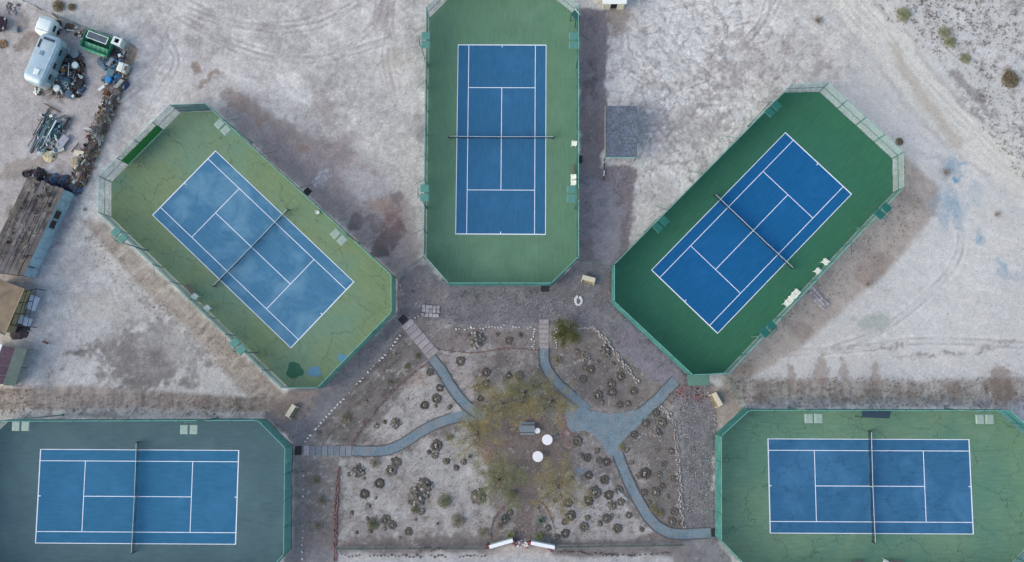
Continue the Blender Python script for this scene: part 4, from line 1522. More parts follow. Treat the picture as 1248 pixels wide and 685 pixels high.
border('brick arc on the sandy side of the garden entrance', [(598, 658), (599, 642), (606, 626), (618, 614), (630, 609)], .26, 'brick', mat('brown_brick', A(120, 104, 100), rnd=.25), size=.8, seed=16, jit=.03)
border('brick arc on the curving path side of the garden entrance', [(652, 610), (664, 617), (672, 632), (676, 648), (676, 660)], .26, 'brick', MATS['brown_brick'], size=.8, seed=17, jit=.03)
border('brown stones lining the bare strip below the sandy bed', [(412, 677), (450, 678), (500, 677.5), (550, 678), (592, 678)], .42, m=m_ds, size=1.0, skip=.25, seed=18, jit=.15)
border('dark stones lining the strip below the curving path bed', [(680, 672), (720, 675), (770, 676), (820, 674)], .33, m=m_ds, size=1.1, skip=.15, seed=19, jit=.12)
border('red and dark stones spilt beneath the sandy side garden fence', [(505, 669), (520, 670), (532, 670), (545, 668)], .22, m=m_rb, size=1.1, skip=.2, seed=20, jit=.2)
border('line of rough red rubble across the tip of the deep green court', [(812, 482), (826, 483), (838, 479), (850, 484), (862, 482)], .3, m=m_rb, size=.9, skip=.2, seed=21, jit=.6, rows=3)
cr0 = P(705.2, 366.5)
ring = empty('stone_ring', 'small ring of white stones alone on the plaza', 'stone ring', (cr0.x, cr0.y, 0))
r = random.Random(31)
for i in range(13):
    if i == 3:
        continue
    t = 2 * math.pi * i / 13
    MB().rock((cr0.x + .38 * math.cos(t), cr0.y + .5 * math.sin(t), .06), .17, r).build('stone', m_ws, ring)

# ------------------------------------------------------------------ picnic furniture
m_galv = mat('galvanised', A(128, 142, 152), rough=.5, metallic=.3, var=.08)
tp = P(642.3, 522)
pt = empty('picnic_table', 'grey metal picnic table with two benches on the reddish gravel', 'picnic table', (tp.x, tp.y, 0))
for k in range(5):
    MB().box((tp.x, tp.y - .3 + k * .15, .75), (1.8, .14, .04), bev=.008).build('top_plank', m_galv, pt)
for s in (-1, 1):
    for k in range(2):
        MB().box((tp.x + .05, tp.y + s * (.55 + k * .13), .44), (1.72, .12, .04), bev=.008).build('bench_plank', m_galv, pt)
    MB().rod((tp.x + s * .65, tp.y - .65, 0), (tp.x + s * .65, tp.y + .1, .72), .03).rod((tp.x + s * .65, tp.y + .65, 0), (tp.x + s * .65, tp.y - .1, .72), .03).rod((tp.x + s * .65, tp.y - .66, .41), (tp.x + s * .65, tp.y + .66, .41), .025).build('leg_frame', m_galv, pt)


def round_table(px, py, r_, h, lab, nm='round_table', grp=None):
    p = P(px, py, h)
    rt = empty(nm, lab, 'table' if nm == 'round_table' else 'stool', (p.x, p.y, 0), grp)
    MB().lathe([(r_ * .98, h - .05), (r_, h - .03), (r_, h - .01), (r_ * .985, h)], (p.x, p.y, 0), 40).build('tabletop' if nm == 'round_table' else 'seat', mat('white_laminate', A(222, 224, 232), rough=.4, var=.03), rt)
    MB().lathe([(r_ * .5, 0), (r_ * .45, .04), (.05, .1), (.04, h - .07)], (p.x, p.y, 0), 14).build('pedestal', m_galv, rt)


round_table(667, 536, .62, .74, 'white round table nearest the picnic table')
round_table(655.5, 556.5, .63, .74, 'white round table lying farther from the picnic table, above the entrance path')
round_table(655, 525, .33, .6, 'small white round stool touching the end of the picnic table', 'round_stool')

# ------------------------------------------------------------------ garden entrance
for (x0, y0, x1, y1), lab in (((597, 664.5, 625, 656.5), 'white entrance wall of the garden on the sandy bed side'), ((647.5, 659.5, 675.5, 665), 'white entrance wall of the garden on the yucca side')):
    a, b = P(x0, y0), P(x1, y1)
    d = b - a
    mid = (a + b) / 2
    rt = empty('entrance_wall', lab, 'wall', (mid.x, mid.y, 0), 'white walls of the garden entrance')
    an = math.atan2(d.y, d.x)
    MB().box((mid.x, mid.y, .55), (d.length, .3, 1.1), rz=an, bev=.01).build('wall_body', m_white, rt)
    MB().box((mid.x, mid.y, 1.14), (d.length + .05, .4, .08), rz=an, bev=.02).build('coping', mat('white_coping', A(232, 240, 244), var=.04), rt)
m_rp = mat('dark_red_brick', A(112, 72, 78), rnd=.3, var=.2, scale=5)
for px, py, lab in ((594.5, 664.5, 'dark red brick pier closing the sandy side end of the garden entrance'), (626.5, 659.5, 'dark red brick pier at the entrance gap, sandy bed side'), (645.5, 661, 'dark red brick pier at the entrance gap, yucca side')):
    p = P(px, py)
    rt = empty('brick_pier', lab, 'pier', (p.x, p.y, 0), 'brick piers of the garden entrance')
    r = random.Random(int(px))
    for c in range(7):
        for s in (-1, 1):
            if c % 2:
                MB().box((p.x + s * .11, p.y, .07 + c * .14), (.2, .4, .12), rz=r.uniform(-.03, .03), bev=.01).build('brick', m_rp, rt)
            else:
                MB().box((p.x, p.y + s * .11, .07 + c * .14), (.4, .2, .12), rz=r.uniform(-.03, .03), bev=.01).build('brick', m_rp, rt)
border('mixed white and red stones heaped across the threshold of the garden entrance', [(629, 660), (634, 662), (640, 662.5), (646, 663)], .2, m=m_ws, size=1.4, seed=22, jit=.25, skip=.3, rows=2)
border('red stones heaped across the threshold of the garden entrance', [(629, 661), (637, 663), (645, 663)], .25, m=m_rb, size=1.4, seed=23, jit=.3, skip=.3, rows=2)
border('few red stones at the outer end of the yucca side entrance wall', [(669, 669), (676, 671)], .25, m=m_rb, size=1.2, seed=24, jit=.2, rows=2)

# ------------------------------------------------------------------ plants
m_cac = [mat('cactus_grey', A(126, 127, 120), rnd=.2, var=.25, scale=6), mat('cactus_olive', A(102, 105, 90), rnd=.2, var=.25, scale=6), mat('cactus_pale', A(148, 148, 143), rnd=.2, var=.2, scale=6)]
m_bas = mat('mulch', A(98, 94, 91), rnd=.25, var=.3, scale=5, fine=.2)
m_rings = mat('ring_stone', A(84, 80, 77), rnd=.25, var=.3, scale=6)
m_ringp = mat('ring_stone_pale', A(94, 91, 88), rnd=.2, var=.3, scale=6)
m_twig = mat('dry_twig', A(122, 112, 100), rnd=.2, var=.3, scale=3)
m_leafd = mat('dusty_leaf', A(112, 112, 94), rnd=.25, var=.4, scale=3)
m_leafg = mat('green_leaf', A(92, 102, 72), rnd=.2, var=.4, scale=3)
m_leafo = mat('olive_leaf', A(124, 122, 88), rnd=.12, var=.4, scale=1.5)
m_yuc = mat('yucca_leaf', A(112, 128, 78), rnd=.2, var=.3, scale=3)
m_aga = mat('agave_leaf', A(86, 104, 98), rnd=.2, var=.3, scale=3)
m_agd = mat('dead_leaf', A(140, 132, 122), rnd=.2, var=.3, scale=3)


def globe(mb, c, r, rnd, ribs=10, h=.9):
    seg = ribs * 2
    prof = [(.55, 0), (.95, .25 * h), (1.0, .55 * h), (.75, .85 * h), (.2, h)]
    vs, fs = [], []
    for k, (q, z) in enumerate(prof):
        for i in range(seg):
            t = math.pi * i / ribs
            rr = r * q * (1.08 if i % 2 else .88)
            vs.append((c[0] + rr * math.cos(t), c[1] + rr * math.sin(t), c[2] + z * r * 1.3))
    for k in range(len(prof) - 1):
        for i in range(seg):
            fs.append((k * seg + i, k * seg + (i + 1) % seg, (k + 1) * seg + (i + 1) % seg, (k + 1) * seg + i))
    fs.append(tuple(range((len(prof) - 1) * seg, len(prof) * seg)))
    mb.add(vs, fs)


def p_ring(k):
    rnd = random.Random(100 + k)
    r = empty('ringed_cactus', '', 'cactus')
    n = 11
    ring_ = MB()
    for i in range(n + 3):
        t = 2 * math.pi * i / (n + 3)
        q = .46 * rnd.uniform(.88, 1.1)
        ring_.rock((q * math.cos(t), q * math.sin(t), .05), rnd.uniform(.15, .23), rnd)
    MB().lathe([(.48, -.02), (.44, .03), (.2, .045)], seg=14, jit=.1, rnd=rnd).build('mulch_basin', m_bas, r)
    ring_.build('stone_ring', m_rings if k % 3 else m_ringp, r)
    mb = MB()
    if k % 2:
        globe(mb, (0, 0, .02), .16, rnd)
    else:
        for i in range(4):
            t = rnd.uniform(0, 6.28)
            globe(mb, (.13 * math.cos(t), .13 * math.sin(t), .02), rnd.uniform(.08, .13), rnd, 7, 1.6)
    mb.build('cactus_body', m_cac[(2, 0, 2, 1)[k % 4]], r)
    return r


def p_clump(k):
    rnd = random.Random(200 + k)
    r = empty('cactus_clump', '', 'cactus')
    mb = MB()
    for i in range(7):
        t, q = rnd.uniform(0, 6.28), rnd.uniform(.05, .36)
        globe(mb, (q * math.cos(t), q * math.sin(t), 0), rnd.uniform(.09, .17), rnd, 7, rnd.uniform(1, 2.2))
    mb.build('cactus_body', m_cac[k % 2], r)
    MB().lathe([(.5, -.02), (.44, .02), (.2, .03)], seg=12, jit=.18, rnd=rnd).build('mulch_basin', m_bas, r)
    return r


def p_rock(k):
    rnd = random.Random(300 + k)
    r = empty('rock_planter', '', 'rock planting')
    MB().lathe([(.95, -.02), (.8, .08), (.45, .22), (.15, .28)], seg=16, jit=.12, rnd=rnd).build('soil_mound', m_bas, r)
    for i in range(22):
        t, q = rnd.uniform(0, 6.28), rnd.uniform(.35, .98)
        MB().rock((q * math.cos(t), q * math.sin(t), .25 * (1 - q) + .05), rnd.uniform(.12, .24), rnd).build('stone', m_ringp if i % 3 else m_ps, r)
    mb = MB()
    for i in range(5):
        t, q = rnd.uniform(0, 6.28), rnd.uniform(.0, .5)
        globe(mb, (q * math.cos(t), q * math.sin(t), .18), rnd.uniform(.1, .18), rnd, 7, 1.4)
    mb.build('cactus_body', m_cac[k % 2], r)
    return r


def leafcloud(rnd, n, R, H, size, dome=True, base=.05):
    mb = MB()
    for i in range(n):
        t = rnd.uniform(0, 6.28)
        q = R * rnd.random() ** .6
        z = base + H * rnd.random() * (1 - (q / R) ** 2 * .7)
        x, y = q * math.cos(t), q * math.sin(t)
        a, b = rnd.uniform(0, 6.28), rnd.uniform(-.9, .9)
        s = size * rnd.uniform(.6, 1.3)
        d1 = Vector((math.cos(a), math.sin(a), b * .5)) * s
        d2 = Vector((-math.sin(a), math.cos(a), rnd.uniform(-.6, .6))) * s * .45
        c = Vector((x, y, z))
        mb.add([c - d1, c + d2, c + d1, c - d2], [(0, 1, 2, 3)])
    return mb


def p_shrub(k, ml=None, nm='dry_shrub', cat='shrub', dens=260):
    rnd = random.Random(400 + k)
    r = empty(nm, '', cat)
    mb = MB()
    for i in range(34):
        t = rnd.uniform(0, 6.28)
        e = rnd.uniform(.25, 1.1)
        L = rnd.uniform(.4, .75)
        d = Vector((math.cos(t) * math.cos(e), math.sin(t) * math.cos(e), math.sin(e)))
        mid = d * L * .5 + Vector((rnd.uniform(-.05, .05), rnd.uniform(-.05, .05), 0))
        mb.rod((0, 0, 0), mid, .018, 4, .012).rod(mid, d * L + Vector((rnd.uniform(-.1, .1), rnd.uniform(-.1, .1), 0)), .012, 4, .004)
    mb.build('twigs', m_twig, r)
    leafcloud(rnd, dens, .62, .55, .055).build('foliage', ml or m_leafd, r)
    return r


def p_rosette(k, m, nm, cat, n=26, L=.9, w=.1, up=.5, dead=False):
    rnd = random.Random(500 + k)
    r = empty(nm, '', cat)
    for i in range(n):
        t = i * 2.39996 + rnd.uniform(-.15, .15)
        e = .12 + 1.2 * (i / n) ** 1.5
        l_ = L * rnd.uniform(.75, 1.05) * (1 - .3 * i / n)
        d = Vector((math.cos(t) * math.cos(e), math.sin(t) * math.cos(e), math.sin(e))) * l_
        MB().blade((0, 0, .06), (d.x, d.y, d.z + .04), w, .04 * L if not dead else -.02, .02).build('leaf', m, r)
    return r


PL = {
    'ring': [Proto(p_ring(k)) for k in range(5)],
    'clump': [Proto(p_clump(k)) for k in range(3)],
    'rock': [Proto(p_rock(k)) for k in range(2)],
    'shrub': [Proto(p_shrub(k)) for k in range(2)],
    'green': [Proto(p_shrub(7, m_leafg, 'green_shrub', 'shrub', 420))],
    'olive': [Proto(p_shrub(9, m_leafo, 'olive_shrub', 'shrub', 360))],
    'agave': [Proto(p_rosette(1, m_aga, 'agave', 'agave', 22, .55, .13))],
    'deadagave': [Proto(p_rosette(2, m_agd, 'dried_agave', 'agave', 18, .6, .07, dead=True))],
    'yucca': [Proto(p_rosette(3, m_yuc, 'yucca', 'yucca', 30, .95, .07))],
}
DESC = {'ring': ('ringed cactus', 'cacti in stone rings'), 'clump': ('dark cactus clump', 'loose cactus clumps'),
        'rock': ('rocky cactus mound', 'rock mounds'), 'shrub': ('dry dusty shrub', 'dry garden shrubs'), 'green': ('green leafy shrub', 'green garden shrubs'),
        'olive': ('yellowish shrub', 'yellowish garden shrubs'), 'agave': ('blue-green agave rosette', 'agaves'), 'deadagave': ('dried out pale agave', 'dried agaves'), 'yucca': ('spiky yellow-green yucca', 'yuccas')}
MARKS = [('the olive court gate', 487, 386), ('the slate court gate', 357, 549), ('the upright pebbled walk', 663, 407), ('the picnic table', 643, 522), ('the lower white round table', 655, 557),
         ('the garden entrance gap', 636, 660), ('the biggest rock heap', 508, 606), ('the brick corner below the sandy bed', 410, 666), ('the wide fork of the gravel paths', 740, 520),
         ('the grey green awning', 851, 463), ('the light green court mat', 869, 649), ('the leaning white cactus poles', 757, 603), ('the slab walk end', 523, 442),
         ('the western path bend', 500, 540), ('the narrow path fork', 580, 503),
         ('the middle of the narrow bed', 800, 575), ('the lower gravel path bend', 806, 645), ('the middle of the darkest bed', 740, 462), ('the blue gravel spill', 708, 573), ('the lower pebble bed corner', 712, 638), ('the upper edge of the sandy bed', 470, 568), ('the lower edge of the sandy bed', 480, 645)]
RINGS = [(532, 543, 1.3), (483, 563, 1.15), (477, 573, 1.3), (462, 589, 1.15), (444, 602, 1.1), (470, 634, 1.25), (478, 640, 1.0), (498, 648, .95), (561, 440, 1.15), (592, 454, 1.1), (592, 468, 1.0), (581, 473, .9),
         (585, 486, .75), (524, 454, .9), (536, 473, .9), (532, 486, 1.15), (517, 494, 1.0), (632, 458, 1.1), (620, 458, .8), (620, 415, .9), (703, 429, .8), (720, 451, .95), (710, 462, .95), (756, 459, 1.0), (744, 468, 1.15),
         (745, 478, 1.1), (728, 482, 1.15), (772, 477, .95), (765, 492, .8), (755, 493, .8), (772, 530, .95), (715, 558, .95), (730, 561, .8), (739, 563, .9), (717, 579, .95), (736, 585, 1.1), (725, 600, 1.4), (717, 610, 1.1),
         (742, 603, 1.1), (754, 597, 1.0), (756, 612, .9), (695, 629, 1.2), (688, 636, .8), (739, 632, 1.05), (752, 644, 1.1), (689, 650, 1.0), (766, 628, .8), (621, 625, .8), (615, 633, 1.1), (668, 643, .7),
         (799, 503, .95), (786, 516, .95), (806, 515, 1.2), (818, 550, .8), (786, 577, 1.3), (803, 579, .85), (809, 566, .8), (798, 600, 1.1), (784, 600, .85), (821, 624, 1.0), (818, 636, 1.0), (830, 638, .8), (820, 584, .8),
         (807, 592, .75), (713, 448, .7), (652, 470, .8), (702.5, 538, 1.3), (711, 642, 1.1), (692, 613, 1.05)]
CLUMPS = [(523, 551, .9), (530, 555, 1.2), (544, 562, 1.2), (556, 570, 1.1), (565, 563, 1.1), (478, 560, .7), (449, 616, 1.0), (429, 625, .8), (435, 649, .7), (448, 632, .8), (444, 583, .6), (469, 644, .9), (451, 647, .9),
          (533, 638, .7), (504, 597, 1.3), (501, 611, 1.2), (520, 604, 1.2), (514, 624, 1.2), (531, 495, .7), (548, 496, .9), (459, 519, 1.0), (469, 514, .9), (446, 489, .9), (389, 527, .9), (588, 413, 1.1), (606, 408, .9),
          (634, 408, .9), (728, 441, 1.0), (747, 443, .9), (734, 490, .9), (709, 555, .8), (728, 549, .9), (731, 638, 1.0), (716, 631, 1.0), (679, 654, 1.1), (627, 649, 1.2), (696, 582, 1.0), (655, 618, .9), (769, 564, .9),
          (764, 549, .9), (776, 581, .8), (791, 612, .8), (813, 605, .9), (800, 549, .7), (746, 628, .7), (660, 470, .8), (458, 607, .6), (488, 655, .6), (425, 578, .8), (507, 633, .6), (676, 610, 1.0), (782, 645, 1.0), (766, 629, .7)]
OTH = [('rock', 580, 414, 1.25), ('rock', 437, 574, 1.0), ('rock', 517, 592, 1.2), ('rock', 583, 605, 1.15), ('rock', 508, 606, 1.3), ('rock', 713, 436, .8), ('rock', 800, 527, .8), ('rock', 746, 616, .7), ('rock', 482, 516, .8), ('rock', 738, 428, .9),
       ('shrub', 457, 564, 1.2), ('shrub', 558, 634, 1.5), ('shrub', 610, 641, .9), ('shrub', 589, 649, 1.1), ('shrub', 421, 509, 1.1), ('shrub', 700, 415, 1.1), ('shrub', 679, 440, 1.1), ('shrub', 385, 585, 1.0), ('shrub', 392, 610, 1.1), ('shrub', 388, 640, .9),
       ('green', 542, 611, 1.5), ('green', 506, 621, .9), ('green', 496, 446, .7), ('green', 475, 465, .6), ('green', 509, 434, .7), ('green', 624, 602, 1.0), ('green', 455, 638, 1.3),
       ('olive', 803, 625, 1.0), ('olive', 548, 533, .9), ('olive', 796, 619, .9), ('olive', 758, 545, .8),
       ('agave', 660, 634, 1.4), ('agave', 614, 632, 1.1), ('agave', 573, 556, .8), ('deadagave', 480, 433, 1.0), ('deadagave', 424, 512, 1.2), ('deadagave', 716, 434, 1.0), ('yucca', 657.5, 653, 1.0), ('yucca', 622, 652, .9)]
allp = [('ring', *q) for q in RINGS] + [('clump', *q) for q in CLUMPS] + OTH
bym = {}
for q in allp:
    d = sorted((math.hypot(q[1] - x, q[2] - y), n) for n, x, y in MARKS)
    bym.setdefault((q[0], d[0][1]), []).append((d[0][0], q))
ORD = ['', 'second ', 'third ', 'fourth ', 'fifth ', 'sixth ', 'seventh ', 'eighth ', 'ninth ', 'tenth ', 'eleventh ', 'twelfth ', 'thirteenth ', 'fourteenth ', 'fifteenth ', 'sixteenth '] + ['far ' + w for w in ('seventeenth ', 'eighteenth ', 'nineteenth ', 'twentieth ')]
rr = random.Random(77)
for (kind, mark), lst in bym.items():
    lst.sort(key=lambda e: e[0])
    for i, (dd, (kd, x, y, s)) in enumerate(lst):
        size = 'large ' if s > 1.17 else ('small ' if s < .82 else '')
        lab = '%s%s, %snearest to %s' % (size, DESC[kd][0], ORD[i], mark)
        p = P(x, y)
        pr = PL[kd][rr.randrange(len(PL[kd]))]
        pr.put((p.x, p.y, 0), rr.uniform(0, 6.28), lab, DESC[kd][1], s * {'ring': .84, 'clump': .74, 'rock': .85}.get(kd, .9))
# any prototype left unused is moved to a place of its own in the beds
for lst in PL.values():
    for pr in lst:
        if not pr.used:
            for c in list(pr.root.children):
                bpy.data.objects.remove(c)
            bpy.data.objects.remove(pr.root)
# white poles leaning over the cacti
lp = P(758, 603)
lr = empty('leaning_poles', 'bundle of white cactus poles leaning among ringed cacti', 'poles', (lp.x, lp.y, 0))
for k in range(5):
    MB().rod((lp.x - .5 + k * .12, lp.y + .45 - k * .05, .05), (lp.x + .1 + k * .12, lp.y - .35 - k * .05, .5), .035, 5).build('pole', m_ws, lr)

# ------------------------------------------------------------------ thin desert trees of the garden
m_bark = mat('tree_bark', A(96, 88, 76), var=.3, scale=4)


def desert_tree(px, py, R, H, n, ml, lab, seed, name='palo_verde_tree', cat='tree', lsize=.05, grp='thin desert trees of the garden'):
    rnd = random.Random(seed)
    p = P(px, py)
    root = empty(name, lab, cat, (p.x, p.y, 0), grp)
    tr, cw = MB(), MB()
    tr.rod((p.x, p.y, -.1), (p.x, p.y, H * .25), .14, 7, .11)
    limbs = MB()
    base = Vector((p.x, p.y, H * .25))
    tips = []
    for i in range(9):
        t = i * 6.283 / 9 + rnd.uniform(-.3, .3)
        e = rnd.uniform(.35, 1.0)
        cur, r0 = base.copy(), .045
        L = R * rnd.uniform(.75, 1.1)
        for k in range(4):
            d = Vector((math.cos(t) * math.cos(e), math.sin(t) * math.cos(e), math.sin(e))) * (L / 3.4)
            nx_ = cur + d
            limbs.rod(cur, nx_, r0, 5, r0 * .7)
            for q in range(4):
                t2 = t + rnd.uniform(-1.2, 1.2)
                l2 = R * rnd.uniform(.2, .42)
                e2 = e * rnd.uniform(.1, .9)
                tip = nx_ + Vector((math.cos(t2) * math.cos(e2), math.sin(t2) * math.cos(e2), math.sin(e2))) * l2
                limbs.rod(nx_, tip, r0 * .25, 4, .004)
                tips.append((nx_, tip))
            cur, r0 = nx_, r0 * .7
            t += rnd.uniform(-.3, .3)
            e *= .75
    for i in range(n):
        a, b = tips[rnd.randrange(len(tips))]
        c = a.lerp(b, rnd.uniform(.1, 1.1)) + Vector((rnd.gauss(0, .16), rnd.gauss(0, .16), rnd.gauss(0, .1)))
        an = rnd.uniform(0, 6.28)
        s = lsize * rnd.uniform(.6, 1.4)
        d1 = Vector((math.cos(an), math.sin(an), rnd.uniform(-.4, .4))) * s
        d2 = Vector((-math.sin(an), math.cos(an), rnd.uniform(-.5, .5))) * s * .4
        cw.add([c - d1, c + d2, c + d1, c - d2], [(0, 1, 2, 3)])
    tr.build('trunk', m_bark, root)
    limbs.build('limbs', m_bark, root)
    cw.build('crown', ml, root)


m_tree = mat('tree_leaf', A(134, 128, 88), var=.35, scale=.8)
m_treeg = mat('tree_leaf_green', A(112, 120, 84), var=.35, scale=.8)
desert_tree(614, 491, 3.1, 3.4, 7200, m_tree, 'thin yellowish tree nearest the picnic table, upper side', 1)
desert_tree(584, 527, 2.7, 3.0, 5200, m_tree, 'thin yellowish tree where the two gravel paths meet', 2)
desert_tree(673, 489, 2.5, 3.0, 4200, m_tree, 'thin yellowish tree between picnic table and wide gravel fork', 3)
desert_tree(609, 583, 2.8, 3.2, 6400, m_treeg, 'thin greenish tree on the sandy bed side of the entrance path', 4)
desert_tree(681, 592, 2.9, 3.2, 6000, m_tree, 'thin yellowish tree on the curving path side of the entrance path', 5)
desert_tree(640, 478, 2.2, 2.8, 3200, m_treeg, 'smallest thin tree, just above the picnic table', 6)
desert_tree(688, 405, 1.3, 2.0, 3800, mat('bush_leaf', A(84, 88, 46), var=.5, scale=2), 'dense dark olive bush boxed by white pebbles beside the pebbled walk', 7, 'olive_bush', 'bush', .06, None)

# ------------------------------------------------------------------ shrubs of the open desert
m_des = mat('desert_leaf', A(134, 142, 108), var=.4, scale=2)
m_dbr = mat('desert_brown', A(104, 96, 72), var=.4, scale=2)
DS = {'g': Proto(p_shrub(21, m_des, 'desert_shrub', 'shrub', 520)), 'b': Proto(p_shrub(23, m_dbr, 'brown_shrub', 'shrub', 700)), 's': Proto(p_shrub(25, m_agd, 'withered_shrub', 'shrub', 120))}
for k, x, y, s, lab in (('g', 1100, 18, 1.5, 'bright green desert shrub by the far track, on its own'), ('g', 1150, 40, 1.2, 'grey green desert shrub, farther of the close pair'), ('g', 1157, 52, 1.2, 'grey green desert shrub, nearer of the close pair'),
                        ('g', 1176, 72, 1.1, 'pale green desert shrub below the close pair'), ('b', 1230, 98, 1.7, 'big dark brown shrub in the desert corner'), ('b', 1095.5, 173, .8, 'dark brown shrub against the faded fence of the deep green court'),
                        ('s', 996, 26, 1.2, 'withered twiggy bush in the pale drift beyond the deep green court'), ('s', 1152, 211, 1.1, 'dark withered twigs beside the blue paint spill'), ('s', 1058, 347, 1.0, 'withered tuft at the foot of the berm by the deep green court'),
                        ('s', 1228, 88, 1.3, 'withered shrub touching the big dark brown one'), ('s', 1215, 262, .9, 'dark low shrub beyond the blue paint trail'), ('s', 104, 255, .5, 'withered tuft near the blue sided shed'),
                        ('s', 14, 258, 1.2, 'withered bush against the shed wall on the yard side'), ('b', 72, 8, 1.2, 'dark brown bush by the dusty yard road'), ('b', 88, 9, .8, 'small brown bush by the dusty yard road')):
    put(DS[k], x, y, x * 7, lab, None, z=-.1 if x > 1090 else 0, sc=s)


def scatter_stuff(name, label_area, n, m, size, seed, kind='chip', z=0.0):
    """stones or twigs nobody could count, one mesh; area: list of polygons in survey coordinates with weights"""
    rnd = np.random.RandomState(seed)
    vs, fs = [], []
    tot = sum(w for _, w in label_area)
    for poly, w in label_area:
        xs = [q[0] for q in poly]
        ys = [q[1] for q in poly]
        k = int(n * w / tot)
        U = rnd.uniform(min(xs), max(xs), k * 3)
        V = rnd.uniform(min(ys), max(ys), k * 3)
        ok = sdist(U, V, poly) > 0
        for a, b in list(zip(U[ok], V[ok]))[:k]:
            p = P(a, b, z)
            s = size * rnd.uniform(.5, 1.5)
            o = len(vs)
            an = rnd.uniform(0, 6.28)
            if kind == 'chip':
                for i in range(3):
                    t = an + i * 2.09
                    vs.append((p.x + s * math.cos(t), p.y + s * math.sin(t), z - .02))
                vs.append((p.x + s * .3, p.y, z + s * .8))
                fs += [(o, o + 1, o + 3), (o + 1, o + 2, o + 3), (o + 2, o, o + 3)]
            else:
                for i in range(5):
                    t = an + i * 1.26 + rnd.uniform(-.4, .4)
                    l_ = s * rnd.uniform(.5, 1.6)
                    dx, dy = math.cos(t), math.sin(t)
                    w_ = .025
                    o = len(vs)
                    vs += [(p.x - dy * w_, p.y + dx * w_, z), (p.x + dy * w_, p.y - dx * w_, z), (p.x + dx * l_, p.y + dy * l_, z + l_ * rnd.uniform(.2, .8))]
                    fs.append((o, o + 1, o + 2))
    me = bpy.data.meshes.new(name)
    me.from_pydata(vs, [], fs)
    me.materials.append(m)
    o = bpy.data.objects.new(name, me)
    COL.objects.link(o)
    return o


gard = [(372, 548), (495, 396), (725, 402), (822, 486), (832, 655), (372, 655)]
plz = [(484, 338), (548, 352), (672, 352), (745, 326), (745, 371), (838, 459), (720, 400), (495, 394)]
lane = [(838, 462), (872, 474), (870, 640), (840, 640), (826, 500)]
desr = [(1090, -5), (1250, -5), (1250, 230), (1180, 130)]
tag(scatter_stuff('gravel', [(gard, 3), (plz, 2), (lane, 1)], 9000, mat('chips_dark', A(92, 88, 90), var=.3, scale=1), .055, 1), 'dark gravel chips strewn over garden beds and plaza', 'gravel', kind='stuff')
tag(scatter_stuff('pale_gravel', [(gard, 3), (plz, 1.3), (lane, 1.2), ([(738, 190), (790, 190), (765, 325), (745, 325)], .5)], 6000, mat('chips_pale', A(176, 172, 176), var=.3, scale=1), .05, 2), 'pale gravel chips strewn over garden beds and plaza', 'gravel', kind='stuff')
tag(scatter_stuff('desert_scrub', [(desr, 3), ([(1050, -5), (1250, -5), (1250, 60), (1120, 60)], 1)], 800, mat('scrub', A(112, 108, 106), var=.3, scale=1), .28, 3, 'twig', -.03), 'low dead scrub dotting the desert corner', 'scrub', kind='stuff')
tag(scatter_stuff('dry_weeds', [(gard, 3), ([(100, 270), (340, 480), (330, 505), (100, 310)], 1), ([(-5, 474), (325, 484), (325, 505), (-5, 505)], 1), ([(885, 460), (1248, 460), (1248, 496), (885, 496)], 1.4), ([(1095, 190), (1140, 260), (890, 470), (885, 455)], 1)], 3600,
                  mat('weed', A(118, 108, 98), var=.3, scale=1), .17, 4, 'twig', -.02), 'dry weeds on the berms and between garden plants', 'weeds', kind='stuff')
#@@PART4
# ------------------------------------------------------------------ the salvage yard
def ang(p, q, z=0):
    a, b = P(*p, z), P(*q, z)
    return math.atan2(b.y - a.y, b.x - a.x)


def loft(secs):
    """closed cross sections (lists of points) joined into a skin"""
    mb = MB()
    n = len(secs[0])
    vs = [p for s in secs for p in s]
    fs = [(k * n + i, k * n + (i + 1) % n, (k + 1) * n + (i + 1) % n, (k + 1) * n + i) for k in range(len(secs) - 1) for i in range(n)]
    fs += [tuple(reversed(range(n))), tuple(range((len(secs) - 1) * n, len(secs) * n))]
    return mb.add(vs, fs)


def rounded(w, z0, z1, r, n=4):
    """half-round-shouldered cross section (y, z)"""
    o = []
    for cy, cz, a0 in ((w / 2 - r, z0 + r * .4, -90), (w / 2 - r, z1 - r, 0), (-w / 2 + r, z1 - r, 90), (-w / 2 + r, z0 + r * .4, 180)):
        for i in range(n + 1):
            t = math.radians(a0 + 90 * i / n)
            rz_ = r * .4 if cz < (z0 + z1) / 2 else r
            o.append((cy + r * math.cos(t), cz + rz_ * math.sin(t)))
    return o


def tyre_mb(mb, c, R, w, ax='y'):
    seg = 16
    prof = [(R * .58, -w / 2), (R * .92, -w / 2), (R, -w / 4), (R, w / 4), (R * .92, w / 2), (R * .58, w / 2)]
    vs, fs = [], []
    for q, h in prof:
        for i in range(seg):
            t = 2 * math.pi * i / seg
            a, b = q * math.cos(t), q * math.sin(t)
            vs.append((c[0] + a, c[1] + h, c[2] + b) if ax == 'y' else (c[0] + a, c[1] + b, c[2] + h))
    m_ = len(prof)
    for k in range(m_):
        for i in range(seg):
            fs.append((k * seg + i, k * seg + (i + 1) % seg, ((k + 1) % m_) * seg + (i + 1) % seg, ((k + 1) % m_) * seg + i))
    return mb.add(vs, fs)


